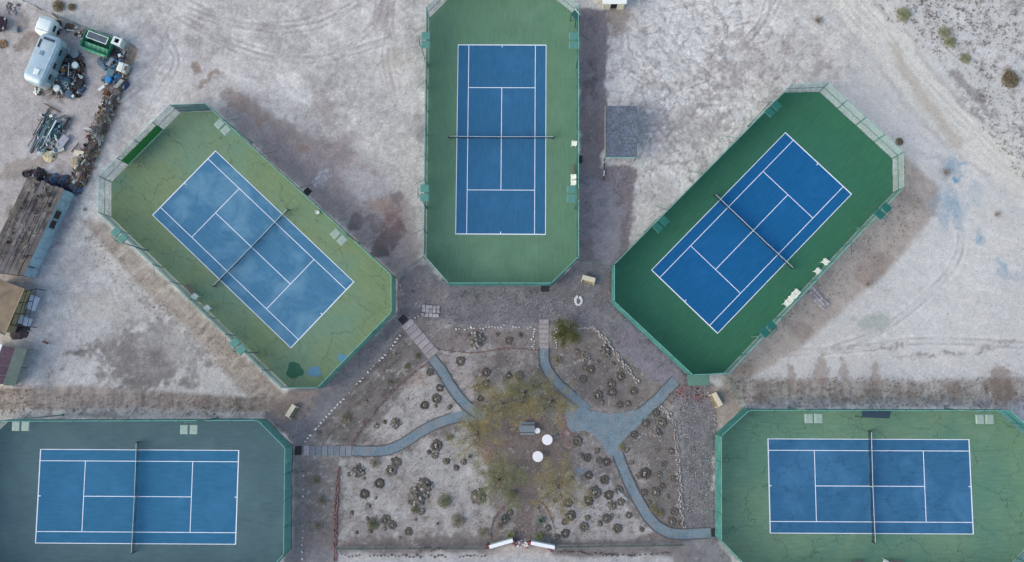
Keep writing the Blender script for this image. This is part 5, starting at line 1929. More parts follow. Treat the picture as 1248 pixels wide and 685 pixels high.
m_alu = mat('trailer_aluminium', A(160, 184, 200), rough=.38, metallic=.25, var=.12, scale=1.2, stain=(A(196, 206, 208), .6, .5, .68, .7), spec=.5)
m_alus = mat('trailer_side', A(116, 146, 164), rough=.4, metallic=.25, var=.14, scale=1.5)
m_dkgl = mat('dark_glass', A(52, 66, 76), rough=.25, spec=.6)
m_wpaint = mat('white_paint', A(212, 226, 230), rough=.5, var=.08, scale=1.5, stain=(A(170, 186, 190), 1.3, .52, .7, .6))
tc_ = P(49.7, 71, 2.7)
ta = ang((62, 46), (40, 97), 2.7)
tr_ = empty('camper_trailer', 'silver rounded camper trailer with dark roof vents parked in the salvage yard', 'camper trailer', (tc_.x, tc_.y, 0))
tr_.rotation_euler = (0, 0, ta)
tr_.scale = (1.06, 1.12, 1.0)
secs = []
for x, s, dz in ((-3.05, .55, .55), (-2.95, .72, .3), (-2.75, .88, .12), (-2.4, .97, .03), (-2.0, 1, 0), (0, 1, 0), (2.0, 1, 0), (2.4, .97, .03), (2.7, .88, .12), (2.9, .74, .3), (3.0, .55, .55)):
    secs.append([(x, y, z) for y, z in rounded(2.45 * s, .45 + dz * .3, 2.75 - dz, .42 * s)])


def ck(mb, name, m, par, smooth=False):
    o = mb.build(name, m)
    o.parent = par
    if smooth:
        o.data.polygons.foreach_set('use_smooth', [True] * len(o.data.polygons))
    return o


ck(loft(secs), 'shell', m_alu, tr_, True)
sg = 1 if math.sin(ta) * 1 < 0 else -1
for sy in (-1, 1):
    ck(MB().box((0, sy * 1.2, 1.35), (4.6, .06, 1.2), rx=sy * .0, bev=.02), 'side_skin', m_alus, tr_)
    for k, x in enumerate((-1.5, .2, 1.5)):
        ck(MB().box((x, sy * 1.235, 1.75), (.7, .04, .5), bev=.01), 'window', m_dkgl, tr_)
ck(MB().box((.9, sg * 1.24, 1.3), (.7, .05, 1.7), bev=.01), 'door', m_alu, tr_)
ck(MB().box((-2.35, 0.05, 2.74), (.28, 1.3, .12), bev=.02), 'roof_vent', m_dkgl, tr_)
ck(MB().box((-1.6, -.75, 2.78), (1.0, .2, .1), bev=.02), 'roof_vent', m_dkgl, tr_)
ck(MB().box((-.6, -.1, 2.8), (.5, .4, .14), bev=.03), 'roof_hatch', m_alus, tr_)
ck(MB().box((1.6, .2, 2.8), (.7, .6, .16), bev=.04), 'air_conditioner', m_wpaint, tr_)
for s in (-1, 1):
    ck(MB().box((0, s * .95, 2.72), (4.4, .05, .05)), 'roof_seam', m_wpaint, tr_)
    for x in (-.4, .45):
        w_ = MB()
        ck(tyre_mb(w_, (x, s * 1.1, .35), .34, .22), 'wheel', m_black, tr_)
ck(MB().rod((2.9, -.5, .5), (3.9, 0, .5), .05).rod((2.9, .5, .5), (3.9, 0, .5), .05).rod((3.8, 0, 0), (3.8, 0, .7), .04), 'hitch', m_netp, tr_)

# white rounded box trailer
bc = P(53.3, 30.5, 2.0)
ba = ang((57, 21), (49, 41), 2.0)
bt_ = empty('box_trailer', 'small white rounded trailer at the nose of the silver camper', 'trailer', (bc.x, bc.y, 0))
bt_.rotation_euler = (0, 0, ba)
secs = []
for x, s, dz in ((-1.2, .6, .5), (-1.08, .82, .2), (-.8, .98, .04), (0, 1, 0), (.75, 1, .02), (1.05, .84, .22), (1.2, .55, .6)):
    secs.append([(x, y, z) for y, z in rounded(1.95 * s, .4, 2.1 - dz, .3 * s)])
ck(loft(secs), 'shell', m_wpaint, bt_, True)
for x in (-.82, .68):
    ck(MB().box((x, 0, 2.08), (.05, 1.5, .04)), 'roof_seam', m_alus, bt_)
for s in (-1, 1):
    ck(tyre_mb(MB(), (0, s * .95, .3), .3, .2), 'wheel', m_black, bt_)
    ck(MB().box((-.1, s * .985, 1.3), (.8, .03, .5), bev=.01), 'window', m_dkgl, bt_)

# maroon car at the edge of the yard
m_mar = mat('maroon_paint', A(66, 42, 48), rough=.35, var=.15, spec=.6)
m_pink = mat('sun_shade', A(176, 140, 142), rough=.5)
carc = P(-11, 29)
car = empty('maroon_car', 'dark maroon car with a pinkish sunshade at the yard edge, only its nose in view', 'car', (carc.x, carc.y, 0))
car.rotation_euler = (0, 0, -.12)
secs = []
for x, w, z0, z1 in ((-2.2, 1.4, .45, .8), (-2.1, 1.7, .3, .95), (-1.2, 1.8, .25, 1.0), (1.0, 1.8, .25, .98), (1.9, 1.7, .28, .86), (2.2, 1.35, .4, .7)):
    secs.append([(x, y, z) for y, z in rounded(w, z0, z1, .22)])
ck(loft(secs), 'body', m_mar, car, True)
secs = []
for x, w, z1 in ((-1.9, 1.45, 1.0), (-1.3, 1.4, 1.42), (.1, 1.4, 1.45), (.95, 1.5, 1.0)):
    secs.append([(x, y, z) for y, z in rounded(w, .8, z1 + .02, .16)])
ck(loft(secs), 'cabin', m_dkgl, car, True)
ck(MB().box((-.6, 0, 1.46), (1.3, 1.25, .05), bev=.02), 'roof', m_mar, car)
ck(MB().box((.62, 0, 1.26), (.75, 1.05, .03), ry=.48), 'windshield_shade', m_pink, car)
for x in (-1.35, 1.35):
    for s in (-1, 1):
        wh = ck(tyre_mb(MB(), (x, s * .8, .32), .32, .2), 'wheel', m_black, car)
for s in (-1, 1):
    ck(MB().box((2.08, s * .6, .72), (.16, .3, .14), bev=.03), 'headlight', m_glass, car)

# small flat things
def flat_box(px, py, z0, lx, ly, h, deg, nm, lab, cat, m, extra=None, grp=None):
    p = P(px, py, z0 + h)
    rt = empty(nm, lab, cat, (p.x, p.y, z0), grp)
    rt.rotation_euler = (0, 0, -math.radians(deg))
    ck(MB().box((0, 0, h / 2), (lx, ly, h), bev=min(.05, h * .3)), 'body', m, rt)
    ck(MB().box((0, 0, h + .01), (lx * .86, ly * .86, .03), bev=.008), 'lid', extra or m, rt)
    ck(MB().box((-lx * .2, 0, h + .035), (.05, ly * .7, .02)).box((lx * .2, 0, h + .035), (.05, ly * .7, .02)), 'ribs', m, rt)
    return rt


flat_box(17.7, 35.2, 0, .7, .7, .35, 5, 'metal_box', 'pale square metal box beside the maroon car', 'box', m_galv)
m_grn = mat('green_paint', A(58, 138, 112), rough=.5, var=.15, scale=1.5, stain=(A(96, 166, 140), 1.2, .5, .7, .6))
m_grnd = mat('green_inside', A(40, 96, 84), rough=.6, var=.2)
gp = P(123, 55.5)
ga = ang((104, 49), (137, 61))
gs = empty('green_skip', 'open green metal skip with a white framed panel lying across it', 'skip', (gp.x, gp.y, 0))
gs.rotation_euler = (0, 0, ga)
for s in (-1, 1):
    ck(MB().box((0, s * 1.05, .62), (3.5, .06, 1.2), rx=s * -.22), 'side_wall', m_grn, gs)
    ck(MB().box((s * 1.72, 0, .62), (.06, 2.0, 1.15), ry=s * .18), 'end_wall', m_grn, gs)
    ck(MB().rod((-1.85, s * 1.18, 1.22), (1.85, s * 1.18, 1.22), .05), 'rim', m_grn, gs)
ck(MB().box((0, 0, .08), (3.3, 1.8, .06)), 'floor', m_grnd, gs)
fl = empty('framed_panel', 'white framed dark panel resting on the green skip', 'panel', (gp.x, gp.y, 0))
fl.rotation_euler = (0, 0, ga)
for s in (-1, 1):
    ck(MB().box((-.05, .55 + s * .42, 1.33), (2.7, .08, .07)), 'frame_bar', m_wpaint, fl)
    ck(MB().box((-.05 + s * 1.31, .55, 1.33), (.08, .76, .069)), 'frame_bar', m_wpaint, fl)
ck(MB().box((-.05, .55, 1.3), (2.54, .76, .03)), 'pane', mat('panel_dark', A(88, 98, 108), rough=.3, var=.2), fl)
ts = P(116.5, 60.3, .6)
tarp = empty('tipped_panel', 'bright green sheet metal side leaning in front of the skip', 'panel', (ts.x, ts.y, 0))
tarp.rotation_euler = (0, 0, ang((101, 55), (131, 66)))
ck(MB().box((0, 0, .55), (3.1, 1.15, .06), rx=.5, bev=.01), 'sheet', mat('green_sheet', A(84, 160, 130), rough=.5, var=.18, scale=2), tarp)
for k in range(5):
    ck(MB().box((-1.2 + k * .6, 0, .6), (.05, 1.1, .05), rx=.5), 'stiffener', m_grn, tarp)
wp = P(147.5, 54)
wc = empty('white_cabinet', 'white cabinet with a dark square opening at the corner of the yard', 'cabinet', (wp.x, wp.y, 0))
wc.rotation_euler = (0, 0, ga)
for s in (-1, 1):
    ck(MB().box((s * .55, 0, .6), (.06, 1.0, 1.2)), 'side', m_wpaint, wc)
    ck(MB().box((0, s * .47, .6), (1.04, .06, 1.2)), 'side', m_wpaint, wc)
    ck(MB().box((s * .44, 0, 1.225), (.3, 1.06, .05)), 'top_rim', m_wpaint, wc)
    ck(MB().box((0, s * .4, 1.224), (.58, .26, .05)), 'top_rim', m_wpaint, wc)
ck(MB().box((0, 0, .5), (1.0, .86, .1)), 'dark_bottom', m_black, wc)
m_bluep = mat('blue_plastic', A(52, 126, 190), rough=.5, var=.2, scale=4)
m_bluet = mat('blue_tarp', A(70, 140, 196), rough=.6, var=.3, scale=5, bump=.4)
m_teal = mat('teal_metal', A(84, 122, 136), rough=.5, var=.25, scale=3)
m_rust = mat('rust', A(104, 78, 62), var=.35, scale=4)
m_steelb = mat('blue_steel', A(76, 98, 122), rough=.5, var=.3, scale=3)
m_cloth = mat('dark_cloth', A(60, 56, 66), var=.4, scale=3, bump=.5)
flat_box(149, 82, 0, 1.3, 1.15, .8, 20, 'white_tank', 'white ribbed square tank amid the yard junk', 'tank', m_wpaint)
flat_box(134.5, 88, 0, .95, .9, .8, 22, 'grey_blue_bin', 'grey blue bin next to the blue drum', 'bin', m_teal)


def drum(px, py, r_, h, m, lab, nm='drum', cat='drum', grp=None, hollow=False, tilt=None):
    p = P(px, py, h)
    rt = empty(nm, lab, cat, (p.x, p.y, 0), grp)
    pr = [(r_ * .95, 0), (r_, .05), (r_, h * .3), (r_ * 1.05, h * .33), (r_, h * .36), (r_, h * .62), (r_ * 1.05, h * .66), (r_, h * .7), (r_, h)]
    if hollow:
        pr += [(r_ * .88, h), (r_ * .84, h * .35)]
    ck(MB().lathe(pr, seg=18), 'body', m, rt)
    if not hollow:
        ck(MB().lathe([(r_ * .9, h + .001), (r_ * .9, h + .02)], seg=18).lathe([(.04, h + .02), (.04, h + .05)], (r_ * .5, 0, 0), 8), 'lid', m, rt)
    else:
        ck(MB().lathe([(r_ * 1.04, h - .04), (r_ * 1.04, h + .01), (r_ * .9, h + .01)], seg=18), 'rim', m, rt)
    return rt


def heap(px, py, R, H, m, lab, seed, nm='tarp_heap', cat='tarp'):
    rnd = random.Random(seed)
    p = P(px, py)
    seg, rings = 14, 5
    vs, fs = [], []
    for k in range(rings + 1):
        q = k / rings
        for i in range(seg):
            t = 2 * math.pi * i / seg
            rr_ = R * (1 - q) * rnd.uniform(.8, 1.2) + .02
            vs.append((p.x + rr_ * math.cos(t), p.y + rr_ * math.sin(t), H * math.sin(q * 1.57) * rnd.uniform(.8, 1.1) if q else -.02))
    for k in range(rings):
        for i in range(seg):
            fs.append((k * seg + i, k * seg + (i + 1) % seg, (k + 1) * seg + (i + 1) % seg, (k + 1) * seg + i))
    fs.append(tuple(range(rings * seg, (rings + 1) * seg)))
    o = MB().add(vs, fs).build(nm, m, loc=(p.x, p.y, 0))
    return tag(o, lab, cat)


drum(131.5, 96.5, .42, .85, m_bluep, 'bright blue plastic drum beside the grey blue bin')
heap(144, 95, .65, .7, m_bluet, 'crumpled light blue tarp between white tank and blue drum', 1)
heap(150, 104, .7, .5, mat('navy_cloth', A(58, 72, 112), var=.4, scale=4), 'navy cloth heap against the yard fence below the blue tarp', 2)
heap(141, 68, .9, .6, m_cloth, 'dark junk heap between the green skip and the white tank', 3, 'junk_heap', 'junk heap')
heap(127, 75, .8, .4, m_steelb, 'bluish scrap heap below the green skip', 4, 'junk_heap', 'junk heap')


def plank(px0, py0, px1, py1, w, z, m, nm, lab, cat, grp=None, th=.05, z2=None):
    z2 = z if z2 is None else z2
    a, b = P(px0, py0, z), P(px1, py1, z2)
    d = b - a
    o = MB().box(((a.x + b.x) / 2, (a.y + b.y) / 2, (z + z2) / 2), (d.length, w, th), rz=math.atan2(d.y, d.x), ry=-math.atan2(z2 - z, math.hypot(d.x, d.y)), bev=.01).build(nm, m, loc=(a.x, a.y, 0))
    return tag(o, lab, cat, grp)


plank(134, 102, 127, 116, .5, .2, m_rust, 'rusty_door', 'rust brown door leaning by the blue drum', 'door', z2=.6)
plank(131, 102, 120, 110, .35, .15, m_wpaint, 'white_plank', 'white plank pointing away from the blue drum', 'plank')
plank(137, 71, 131, 80, .5, .4, m_galv, 'grey_sheet', 'grey framed sheet lying below the green skip', 'sheet')
plank(136, 103, 143, 116, 1.0, .3, m_wood, 'grey_pallet', 'weathered board stack by the yard fence under the navy cloth', 'boards', th=.3)

# junk heap beside the camper
rj = random.Random(12)
m_brn = mat('brown_board', A(142, 112, 78), var=.2)
junk = [('tyre', 68, 113, 'scrap tyre lying lowest in the junk beside the camper'), ('tyre', 96, 116, 'scrap tyre at the open side of the camper junk'), ('tyre', 86, 88, 'scrap tyre in the middle of the camper junk'), ('tyre', 74, 112, 'scrap tyre next to the white drum in the camper junk'),
        ('tyre', 101, 80, 'scrap tyre highest on the open side of the camper junk'), ('tyre', 102, 50, 'old tyre tucked against the green skip')]
for k, x, y, lab in junk:
    p = P(x, y)
    rt = empty('old_tyre', lab, 'tyre', (p.x, p.y, .1), 'scrap tyres of the yard')
    ck(tyre_mb(MB(), (0, 0, 0), .36, .2, 'z'), 'casing', m_black, rt)
    ck(MB().lathe([(.2, -.05), (.2, .03), (.06, .05)], seg=12), 'rim', m_netp, rt)
drum(90.5, 65.5, .48, .5, m_galv, 'grey hollow tub at the top of the camper junk', 'tub', 'tub', hollow=True)
drum(91, 79, .4, .7, m_wpaint, 'white drum standing halfway down the camper junk')
drum(68.5, 107, .42, .6, m_wpaint, 'whitish drum at the low end of the camper junk')
drum(83.5, 114, .5, .5, m_steelb, 'wide blue grey tub at the low end of the camper junk', 'tub', 'tub')
drum(97, 101, .42, .6, m_black, 'black hollow drum on the open side of the camper junk', hollow=True)
drum(76.5, 89, .18, .35, m_white, 'small white bucket on the brown board of the camper junk', 'bucket', 'bucket')
heap(80, 99, 1.0, .5, m_teal, 'grey green scrap heap in the middle of the camper junk', 5, 'junk_heap', 'junk heap')
heap(92, 92, .8, .5, m_cloth, 'dark maroon rag heap in the camper junk', 6, 'junk_heap', 'junk heap')
heap(78, 83, .8, .45, m_rust, 'rusty brown scrap heap against the camper', 7, 'junk_heap', 'junk heap')
heap(74, 98, .9, .4, mat('pale_teal_cloth', A(110, 144, 150), var=.3, scale=4), 'pale teal sheet crumpled against the camper', 8)
heap(99, 108, .6, .35, m_steelb, 'bluish metal heap at the open corner of the camper junk', 9, 'junk_heap', 'junk heap')
plank(74, 84, 79, 87, .5, .5, m_brn, 'brown_board', 'brown board topped by the small white bucket', 'board')
plank(84, 77, 83, 93, .09, .6, m_cream, 'pale_rod', 'upright pale rod across the camper junk', 'rod', th=.06)
jg = 'loose metal rods in the camper junk'


def where(x, y, marks):
    return min(marks, key=lambda q: math.hypot(q[0] - x, q[1] - y))[2]


CJ = [(90, 65, 'beside the grey tub'), (91, 79, 'beside the upper white drum'), (68, 107, 'beside the low white drum'), (83, 114, 'beside the wide blue grey tub'), (97, 101, 'beside the black drum'), (76, 89, 'beside the white bucket'),
      (72, 76, 'against the camper side'), (101, 88, 'on its open side'), (80, 100, 'in its middle')]
YJ = [(156, 76, 'by the white cabinet corner'), (150, 96, 'by the blue tarp'), (140, 118, 'just below the navy cloth'), (130, 142, 'level with the pipe pile head'), (120, 165, 'by the tin sheet heap'), (110, 182, 'level with the grey lilac sheet'),
      (103, 200, 'by the cream tub'), (96, 216, 'by the pale cloth'), (90, 230, 'at the long shed')]
for i in range(26):
    x, y = rj.uniform(70, 100), rj.uniform(68, 114)
    if x - 62 < (100 - y) * .35:
        x += 12
    t, L = rj.uniform(0, 3.14), rj.uniform(4, 11)
    a, b = P(x, y, rj.uniform(.1, .7)), P(x + L * math.cos(t), y + L * math.sin(t), rj.uniform(.1, .8))
    o = MB().rod(a, b, rj.choice((.03, .05, .07)), 6).build('metal_rod', (m_galv, m_wpaint, m_teal, m_netp, m_black, m_steelb)[i % 6], loc=(a.x, a.y, 0))
    tag(o, '%s metal rod in the camper junk, %s' % (('galvanised', 'white', 'teal', 'brownish', 'black', 'blue steel')[i % 6], where(x, y, CJ)), 'rod', jg)
for i in range(12):
    x, y = rj.uniform(72, 100), rj.uniform(72, 112)
    if x - 64 < (100 - y) * .35:
        x += 12
    p = P(x, y, .3)
    rt = empty('scrap_crate', 'small open %s crate in the camper junk, %s' % (('black', 'galvanised', 'teal', 'rusty', 'white', 'dark cloth lined')[i % 6], where(x, y, CJ)), 'crate', (p.x, p.y, .1), 'scrap crates in the camper junk')
    rt.rotation_euler = (0, 0, rj.uniform(0, 3))
    mm = (m_black, m_galv, m_teal, m_rust, m_wpaint, m_cloth)[i % 6]
    w_ = rj.uniform(.3, .5)
    cb = MB()
    for s in (-1, 1):
        cb.box((s * w_ / 2, 0, .15), (.03, w_ * .8, .3)).box((0, s * w_ * .4, .15), (w_ - .04, .03, .3))
    ck(cb, 'crate_walls', mm, rt)
    ck(MB().box((0, 0, .03), (w_, w_ * .8, .04)), 'crate_bottom', m_black, rt)
# odds near the drawbar and the fence
for x, y, m, lab, s in ((46, 111, m_wpaint, 'white scrap pile by the tail of the camper', .45), (72, 35, m_white, 'white bags beside the small white trailer', .28), (70, 29, m_rust, 'rusty scrap beside the small white trailer', .5), (15, 10, m_ps, 'pile of pale rubble at the yard corner', .9), (3, 54, m_brn, 'short timber pile at the yard edge', .6), (84, 33, m_rust, 'rusty scrap along the upper yard fence', .5)):
    rt = empty('rubble_pile', lab, 'rubble', P(x, y))
    r = random.Random(int(x * 3))
    for i in range(22):
        t, q = r.uniform(0, 6.28), s * r.random() ** .5
        ck(MB().rock((q * math.cos(t), q * math.sin(t) * .8, .06), r.uniform(.1, .26), r), 'lump', m if i % 3 else m_ds, rt)

# pipes
pg = 'long pipes of the pipe pile'
for i in range(24):
    x0, y0 = rj.uniform(52, 70), rj.uniform(142, 152)
    L = rj.uniform(22, 38)
    t = math.radians(rj.uniform(107, 124))
    mm = (m_steelb, m_teal, m_galv, m_wpaint, mat('green_pipe', A(60, 112, 108), var=.2), m_steelb, m_netp)[i % 7]
    a, b = P(x0, y0, rj.uniform(.2, .6)), P(x0 + L * math.cos(t), y0 + L * math.sin(t), rj.uniform(.1, .3))
    o = MB().rod(a, b, rj.choice((.04, .05, .07, .09)), 7).build('metal_pipe', mm, loc=(a.x, a.y, 0))
    tag(o, '%s pipe in the pile below the camper, starting %s' % (('blue steel', 'teal', 'galvanised', 'white', 'green', 'slate blue', 'brownish')[i % 7], ('at its outer head', 'next to the outer head', 'at its middle head', 'at its inner head')[min(3, int((x0 - 52) / 4.6))]), 'pipe', pg)
for (x0, y0, x1, y1, m, lab) in ((61.5, 130, 38, 187, m_netp, 'longest dark beam at the outer edge of the pipe pile'), (59, 132, 36.5, 186, m_steelb, 'second longest beam lying beside the outermost dark one'), (54, 126, 73, 137, m_rust, 'rusty rod lying across the head of the pipe pile'), (96, 174, 87, 185, m_netp, 'single dark rod pointing at the cream tub'), (86, 141, 66, 186, m_galv, 'thin grey rail on the inner side of the pipe pile')):
    a, b = P(x0, y0, .2), P(x1, y1, .1)
    tag(MB().rod(a, b, .07, 6).build('long_beam', m, loc=(a.x, a.y, 0)), lab, 'beam')
plank(81, 166, 70, 181, .9, .5, mat('grey_lilac_sheet', A(138, 144, 162), rough=.5), 'metal_sheet', 'grey lilac metal sheet on the inner side of the pipe pile', 'sheet', z2=.3)
plank(78, 181, 60, 187, .45, .3, mat('pale_board', A(178, 188, 178), var=.15), 'pale_board', 'pale board across the foot of the pipe pile', 'board')
plank(85, 143, 77, 158, .35, .4, m_black, 'dark_plank', 'dark plank on top of the pipe pile', 'plank')
heap(64, 160, 1.2, .35, mat('teal_scrap', A(48, 84, 92), var=.4, scale=3), 'dark teal sheeting under the pipes', 11, 'sheeting', 'sheeting')
heap(61, 190, .8, .3, mat('cream_scrap', A(180, 176, 150), var=.3), 'cream debris at the foot of the pipe pile', 12, 'debris', 'debris')
flat_box(90.5, 197, 0, .8, .95, .5, 10, 'cream_tub', 'cream plastic tub near the yard fence below the pipe pile', 'tub', m_cream, m_tan)
plank(90, 186, 102, 188, .7, .3, m_cream, 'cream_sheet', 'cream sheet beside the cream tub', 'sheet')

# yard fence of mixed rails with debris leaning on it
m_yf = mat('yard_fence_steel', A(62, 58, 58), var=.3)
m_ym = mat('yard_fence_mesh', A(104, 100, 98), alpha=.42, var=.4, scale=1.5, stain=(A(150, 150, 150), 1.1, .5, .62, .8))
wire_fence('rusty mesh fence heaped with debris along the side of the salvage yard facing the courts', [(168, 62), (156, 100), (140, 134), (126, 165), (111, 197), (98, 228)], 2.3, mm=m_yf, screen=m_ym, name='yard_fence')
wire_fence('rusty mesh fence along the dusty road side of the salvage yard', [(168, 60), (150, 50), (120, 42), (98, 33), (72, 22)], 1.6, mm=m_yf, name='yard_fence')
wire_fence('low wire fence dividing the dusty road from the empty lot beyond the yard', [(70, 22), (30, 2), (10, -8)], 1.2, mm=m_yf, name='yard_fence')
dg = 'boards and scraps leaning along the yard fence'
for i in range(46):
    t = rj.random()
    pts = [(158, 72), (148, 100), (133, 134), (119, 165), (105, 197), (92, 226)]
    k = min(4, int(t * 5))
    f = t * 5 - k
    x = pts[k][0] * (1 - f) + pts[k + 1][0] * f + rj.uniform(-5, 3)
    y = pts[k][1] * (1 - f) + pts[k + 1][1] * f + rj.uniform(-3, 3)
    an = math.radians(115 + rj.gauss(0, 22))
    L = rj.uniform(4, 13)
    qi = i % 8 if rj.random() < .8 else 1
    mm = (m_wood, m_rust, m_galv, m_yf, m_cloth, m_steelb, m_wpaint, m_tan)[qi]
    plank(x, y, x + L * math.cos(an), y + L * math.sin(an), rj.uniform(.12, .5), rj.uniform(.1, .5), mm, 'scrap_board', '%s scrap board lying along the yard fence, %s' % (('grey', 'rusty', 'galvanised', 'sooty', 'blackened', 'bluish', 'white', 'tan')[qi], where(x, y, YJ)), 'board', dg, z2=rj.uniform(.1, 1.2))
for x, y, m, lab in ((97, 216, mat('pale_cloth', A(186, 178, 182), var=.1), 'pale cloth heap behind the yard fence at the shed end'), (120, 166, m_galv, 'grey tin sheet heap halfway along the yard fence'), (92, 229, m_steelb, 'blue grey heap at the shed end of the yard fence'), (78, 222, mat('blue_dark', A(66, 80, 100), var=.4, scale=4), 'dark blue heap between long shed and yard fence'), (48, 213, m_cloth, 'dark scrap heap against the end wall of the long shed'), (66, 219, m_steelb, 'bluish scrap heap by the end wall of the long shed')):
    heap(x, y, .9, .6, m, lab, int(x), 'junk_heap', 'junk heap')
for x, y, lab in ((32, 212, 'old tyre against the far corner of the long shed'), (40, 211, 'second old tyre by the far corner of the long shed'), (53, 212, 'old tyre midway along the end wall of the long shed')):
    p = P(x, y)
    rt = empty('old_tyre', lab, 'tyre', (p.x, p.y, .12), 'scrap tyres of the yard')
    ck(tyre_mb(MB(), (0, 0, 0), .45, .24, 'z'), 'casing', m_black, rt)

# ------------------------------------------------------------------ the sheds
def prism_at(mb, poly_px, z0, z1, zp):
    return mb.prism([tuple(P(*q, zp)[:2]) for q in poly_px], z0, z1)


sh = empty('long_shed', 'long low shed with patched grey board roof and pale blue metal wall', 'shed', P(40, 275))
RT, RB, LT, LB = Vector((77.8, 231)), Vector((28, 336)), Vector((33, 215)), Vector((-22, 330))
m_roofs = [mat('roof_board_%s' % n, A(*c), var=.35, scale=1.1, fine=.3, fscale=6, bump=.4, stain=(A(80, 76, 76), .55, .45, .62, .8)) for n, c in (('grey', (112, 111, 114)), ('brown', (114, 110, 106)), ('pale', (122, 120, 120)), ('dark', (104, 102, 105)))]
ZR = 2.05
r = random.Random(8)
core = [tuple((RT * .97 + LT * .03)), tuple((RB * .97 + LB * .03)), tuple(LB), tuple(LT)]
prism_at(MB(), core, -.1, ZR - .14, ZR).build('wall_core', m_cloth, sh)
nx2, ny2 = 8, 4
for i in range(nx2):
    off = r.uniform(-.05, .05)
    for j in range(ny2):
        s0, s1 = i / nx2, (i + 1) / nx2 - .012
        t0, t1 = max(0, j / ny2 + off), min(1, (j + 1) / ny2 + off - .006)
        if j == ny2 - 1:
            t1 = 1
        if j == 0:
            t0 = 0 + r.uniform(-.015, .01)

        def q_(s, t):
            return tuple((LT * (1 - s) + RT * s) * (1 - t) + (LB * (1 - s) + RB * s) * t)
        zz = ZR - .1 + r.uniform(0, .09) + i * .004
        prism_at(MB(), [q_(s0, t0), q_(s1, t0), q_(s1, t1), q_(s0, t1)], zz - .05, zz, ZR).build('roof_board', m_roofs[r.randrange(4)], sh)
    for j in range(5):
        t = r.uniform(.02, .8)
        s = (i + r.uniform(.1, .8)) / nx2
        a, b = P(*q_(s, t), ZR), P(*q_(s + r.uniform(-.02, .02), t + r.uniform(.08, .2)), ZR)
        MB().rod(a + Vector((0, 0, .03)), b + Vector((0, 0, .03)), .035, 5).build('batten', m_roofs[3], sh)
m_bluew = mat('pale_blue_sheet', A(146, 172, 188), var=.14, scale=1.2, fine=.1, stain=(A(96, 116, 132), .9, .5, .68, .6))
wa, wb = P(*RT, ZR), P(*RB, ZR)
for k in range(9):
    p, q = wa.lerp(wb, k / 9), wa.lerp(wb, (k + .985) / 9)
    d = q - p
    n_ = Vector((-d.y, d.x, 0)).normalized()
    if n_.x < 0:
        n_ = -n_
    an = math.atan2(d.y, d.x)
    mid = (p + q) / 2
    # the wall leans out to its foot
    ft = n_ * .35
    vs = [(p.x, p.y, ZR - .06), (q.x, q.y, ZR - .06), (q.x + ft.x, q.y + ft.y, 0), (p.x + ft.x, p.y + ft.y, 0)]
    vs += [(x - n_.x * .05, y - n_.y * .05, z) for x, y, z in vs]
    MB().add(vs, [(0, 1, 2, 3), (7, 6, 5, 4), (0, 4, 5, 1), (1, 5, 6, 2), (2, 6, 7, 3), (3, 7, 4, 0)]).build('wall_sheet', m_bluew, sh)
    if k in (2, 3):
        c_ = mid + n_ * .2
        MB().box((c_.x, c_.y, 1.1), (1.0, .06, 1.2), rz=an, rx=0, bev=.01).build('window', mat('window_brown', A(62, 56, 52), var=.3, scale=4), sh)
    if k == 8:
        c_ = p + n_ * .18
        MB().box((c_.x, c_.y, 1.15), (.1, .1, 1.6), rz=an).build('dark_post', m_black, sh)
MB().rod(wa, wb, .05, 5).build('eave_bar', m_wood, sh)
for t in (0, .33, .66, 1):
    pass

s2 = empty('tan_shed', 'flat tan roofed shed with pale rim next to the long shed', 'shed', P(8, 378))
Z2 = 2.4
pol = [(29.8, 352), (6, 408), (-34, 392), (-8, 338)]
prism_at(MB(), [(28, 354), (6, 405), (-32, 390), (-8, 341)], 0, Z2 - .1, Z2).build('wall_core', m_tan, s2)
prism_at(MB(), pol, Z2 - .1, Z2, Z2).build('roof', mat('tan_roof', A(126, 114, 98), var=.2, scale=.9, fine=.15, stain=(A(98, 90, 84), .7, .5, .68, .7)), s2)
for a, b in zip(pol, pol[1:] + pol[:1]):
    p, q = P(*a, Z2), P(*b, Z2)
    MB().rod(p + Vector((0, 0, .04)), q + Vector((0, 0, .04)), .06, 5).build('rim', m_tan if a[0] > 20 else m_wood, s2)
pe = empty('pergola', 'dark metal frame over white sheets beside the tan shed', 'pergola', P(32, 378))
Zp = 2.1
G = [(27, 356), (44, 352), (33, 398), (13, 396)]
g = [P(*q, Zp) for q in G]
for t in (0, .33, .66, 1):
    MB().rod(g[0].lerp(g[3], t), g[1].lerp(g[2], t), .05, 5).build('cross_bar', m_black, pe)
    MB().rod(g[0].lerp(g[1], t), g[3].lerp(g[2], t), .04, 5).build('long_bar', m_black, pe)
for q in g:
    MB().rod((q.x, q.y, 0), q, .05, 6).build('post', m_black, pe)
for (x, y, lx, ly, m, lab) in ((38, 369, 1.0, 1.7, m_white, 'white sheet covered box under the farther bay of the pergola'), (26, 390, 1.9, 1.0, m_white, 'white sheet covered box under the nearer bay of the pergola')):
    flat_box(x, y, 0, lx, ly, .7, 20, 'covered_box', lab, 'box', mat('lilac_white', A(190, 202, 220), var=.08), None, 'covered boxes under the pergola')
heap(30, 366, .5, .5, mat('pinkish', A(160, 110, 120), var=.3), 'pinkish bundle beside the covered boxes', 33, 'bundle', 'bundle')
heap(24, 402, 1.3, .3, m_cloth, 'dark low heap standing in for the strip of shade between the pergola and the maroon roofed shed', 35)  # no tarpaulin here: dark heap added to imitate the shade in this gap
p0, p1 = P(34, 403, .1), P(57, 418, .1)
tag(MB().rod(p0, p1, .03, 5).build('thin_rod', m_ws, loc=(p0.x, p0.y, 0)), 'thin pale rod lying from the pergola toward the bare lot', 'rod')
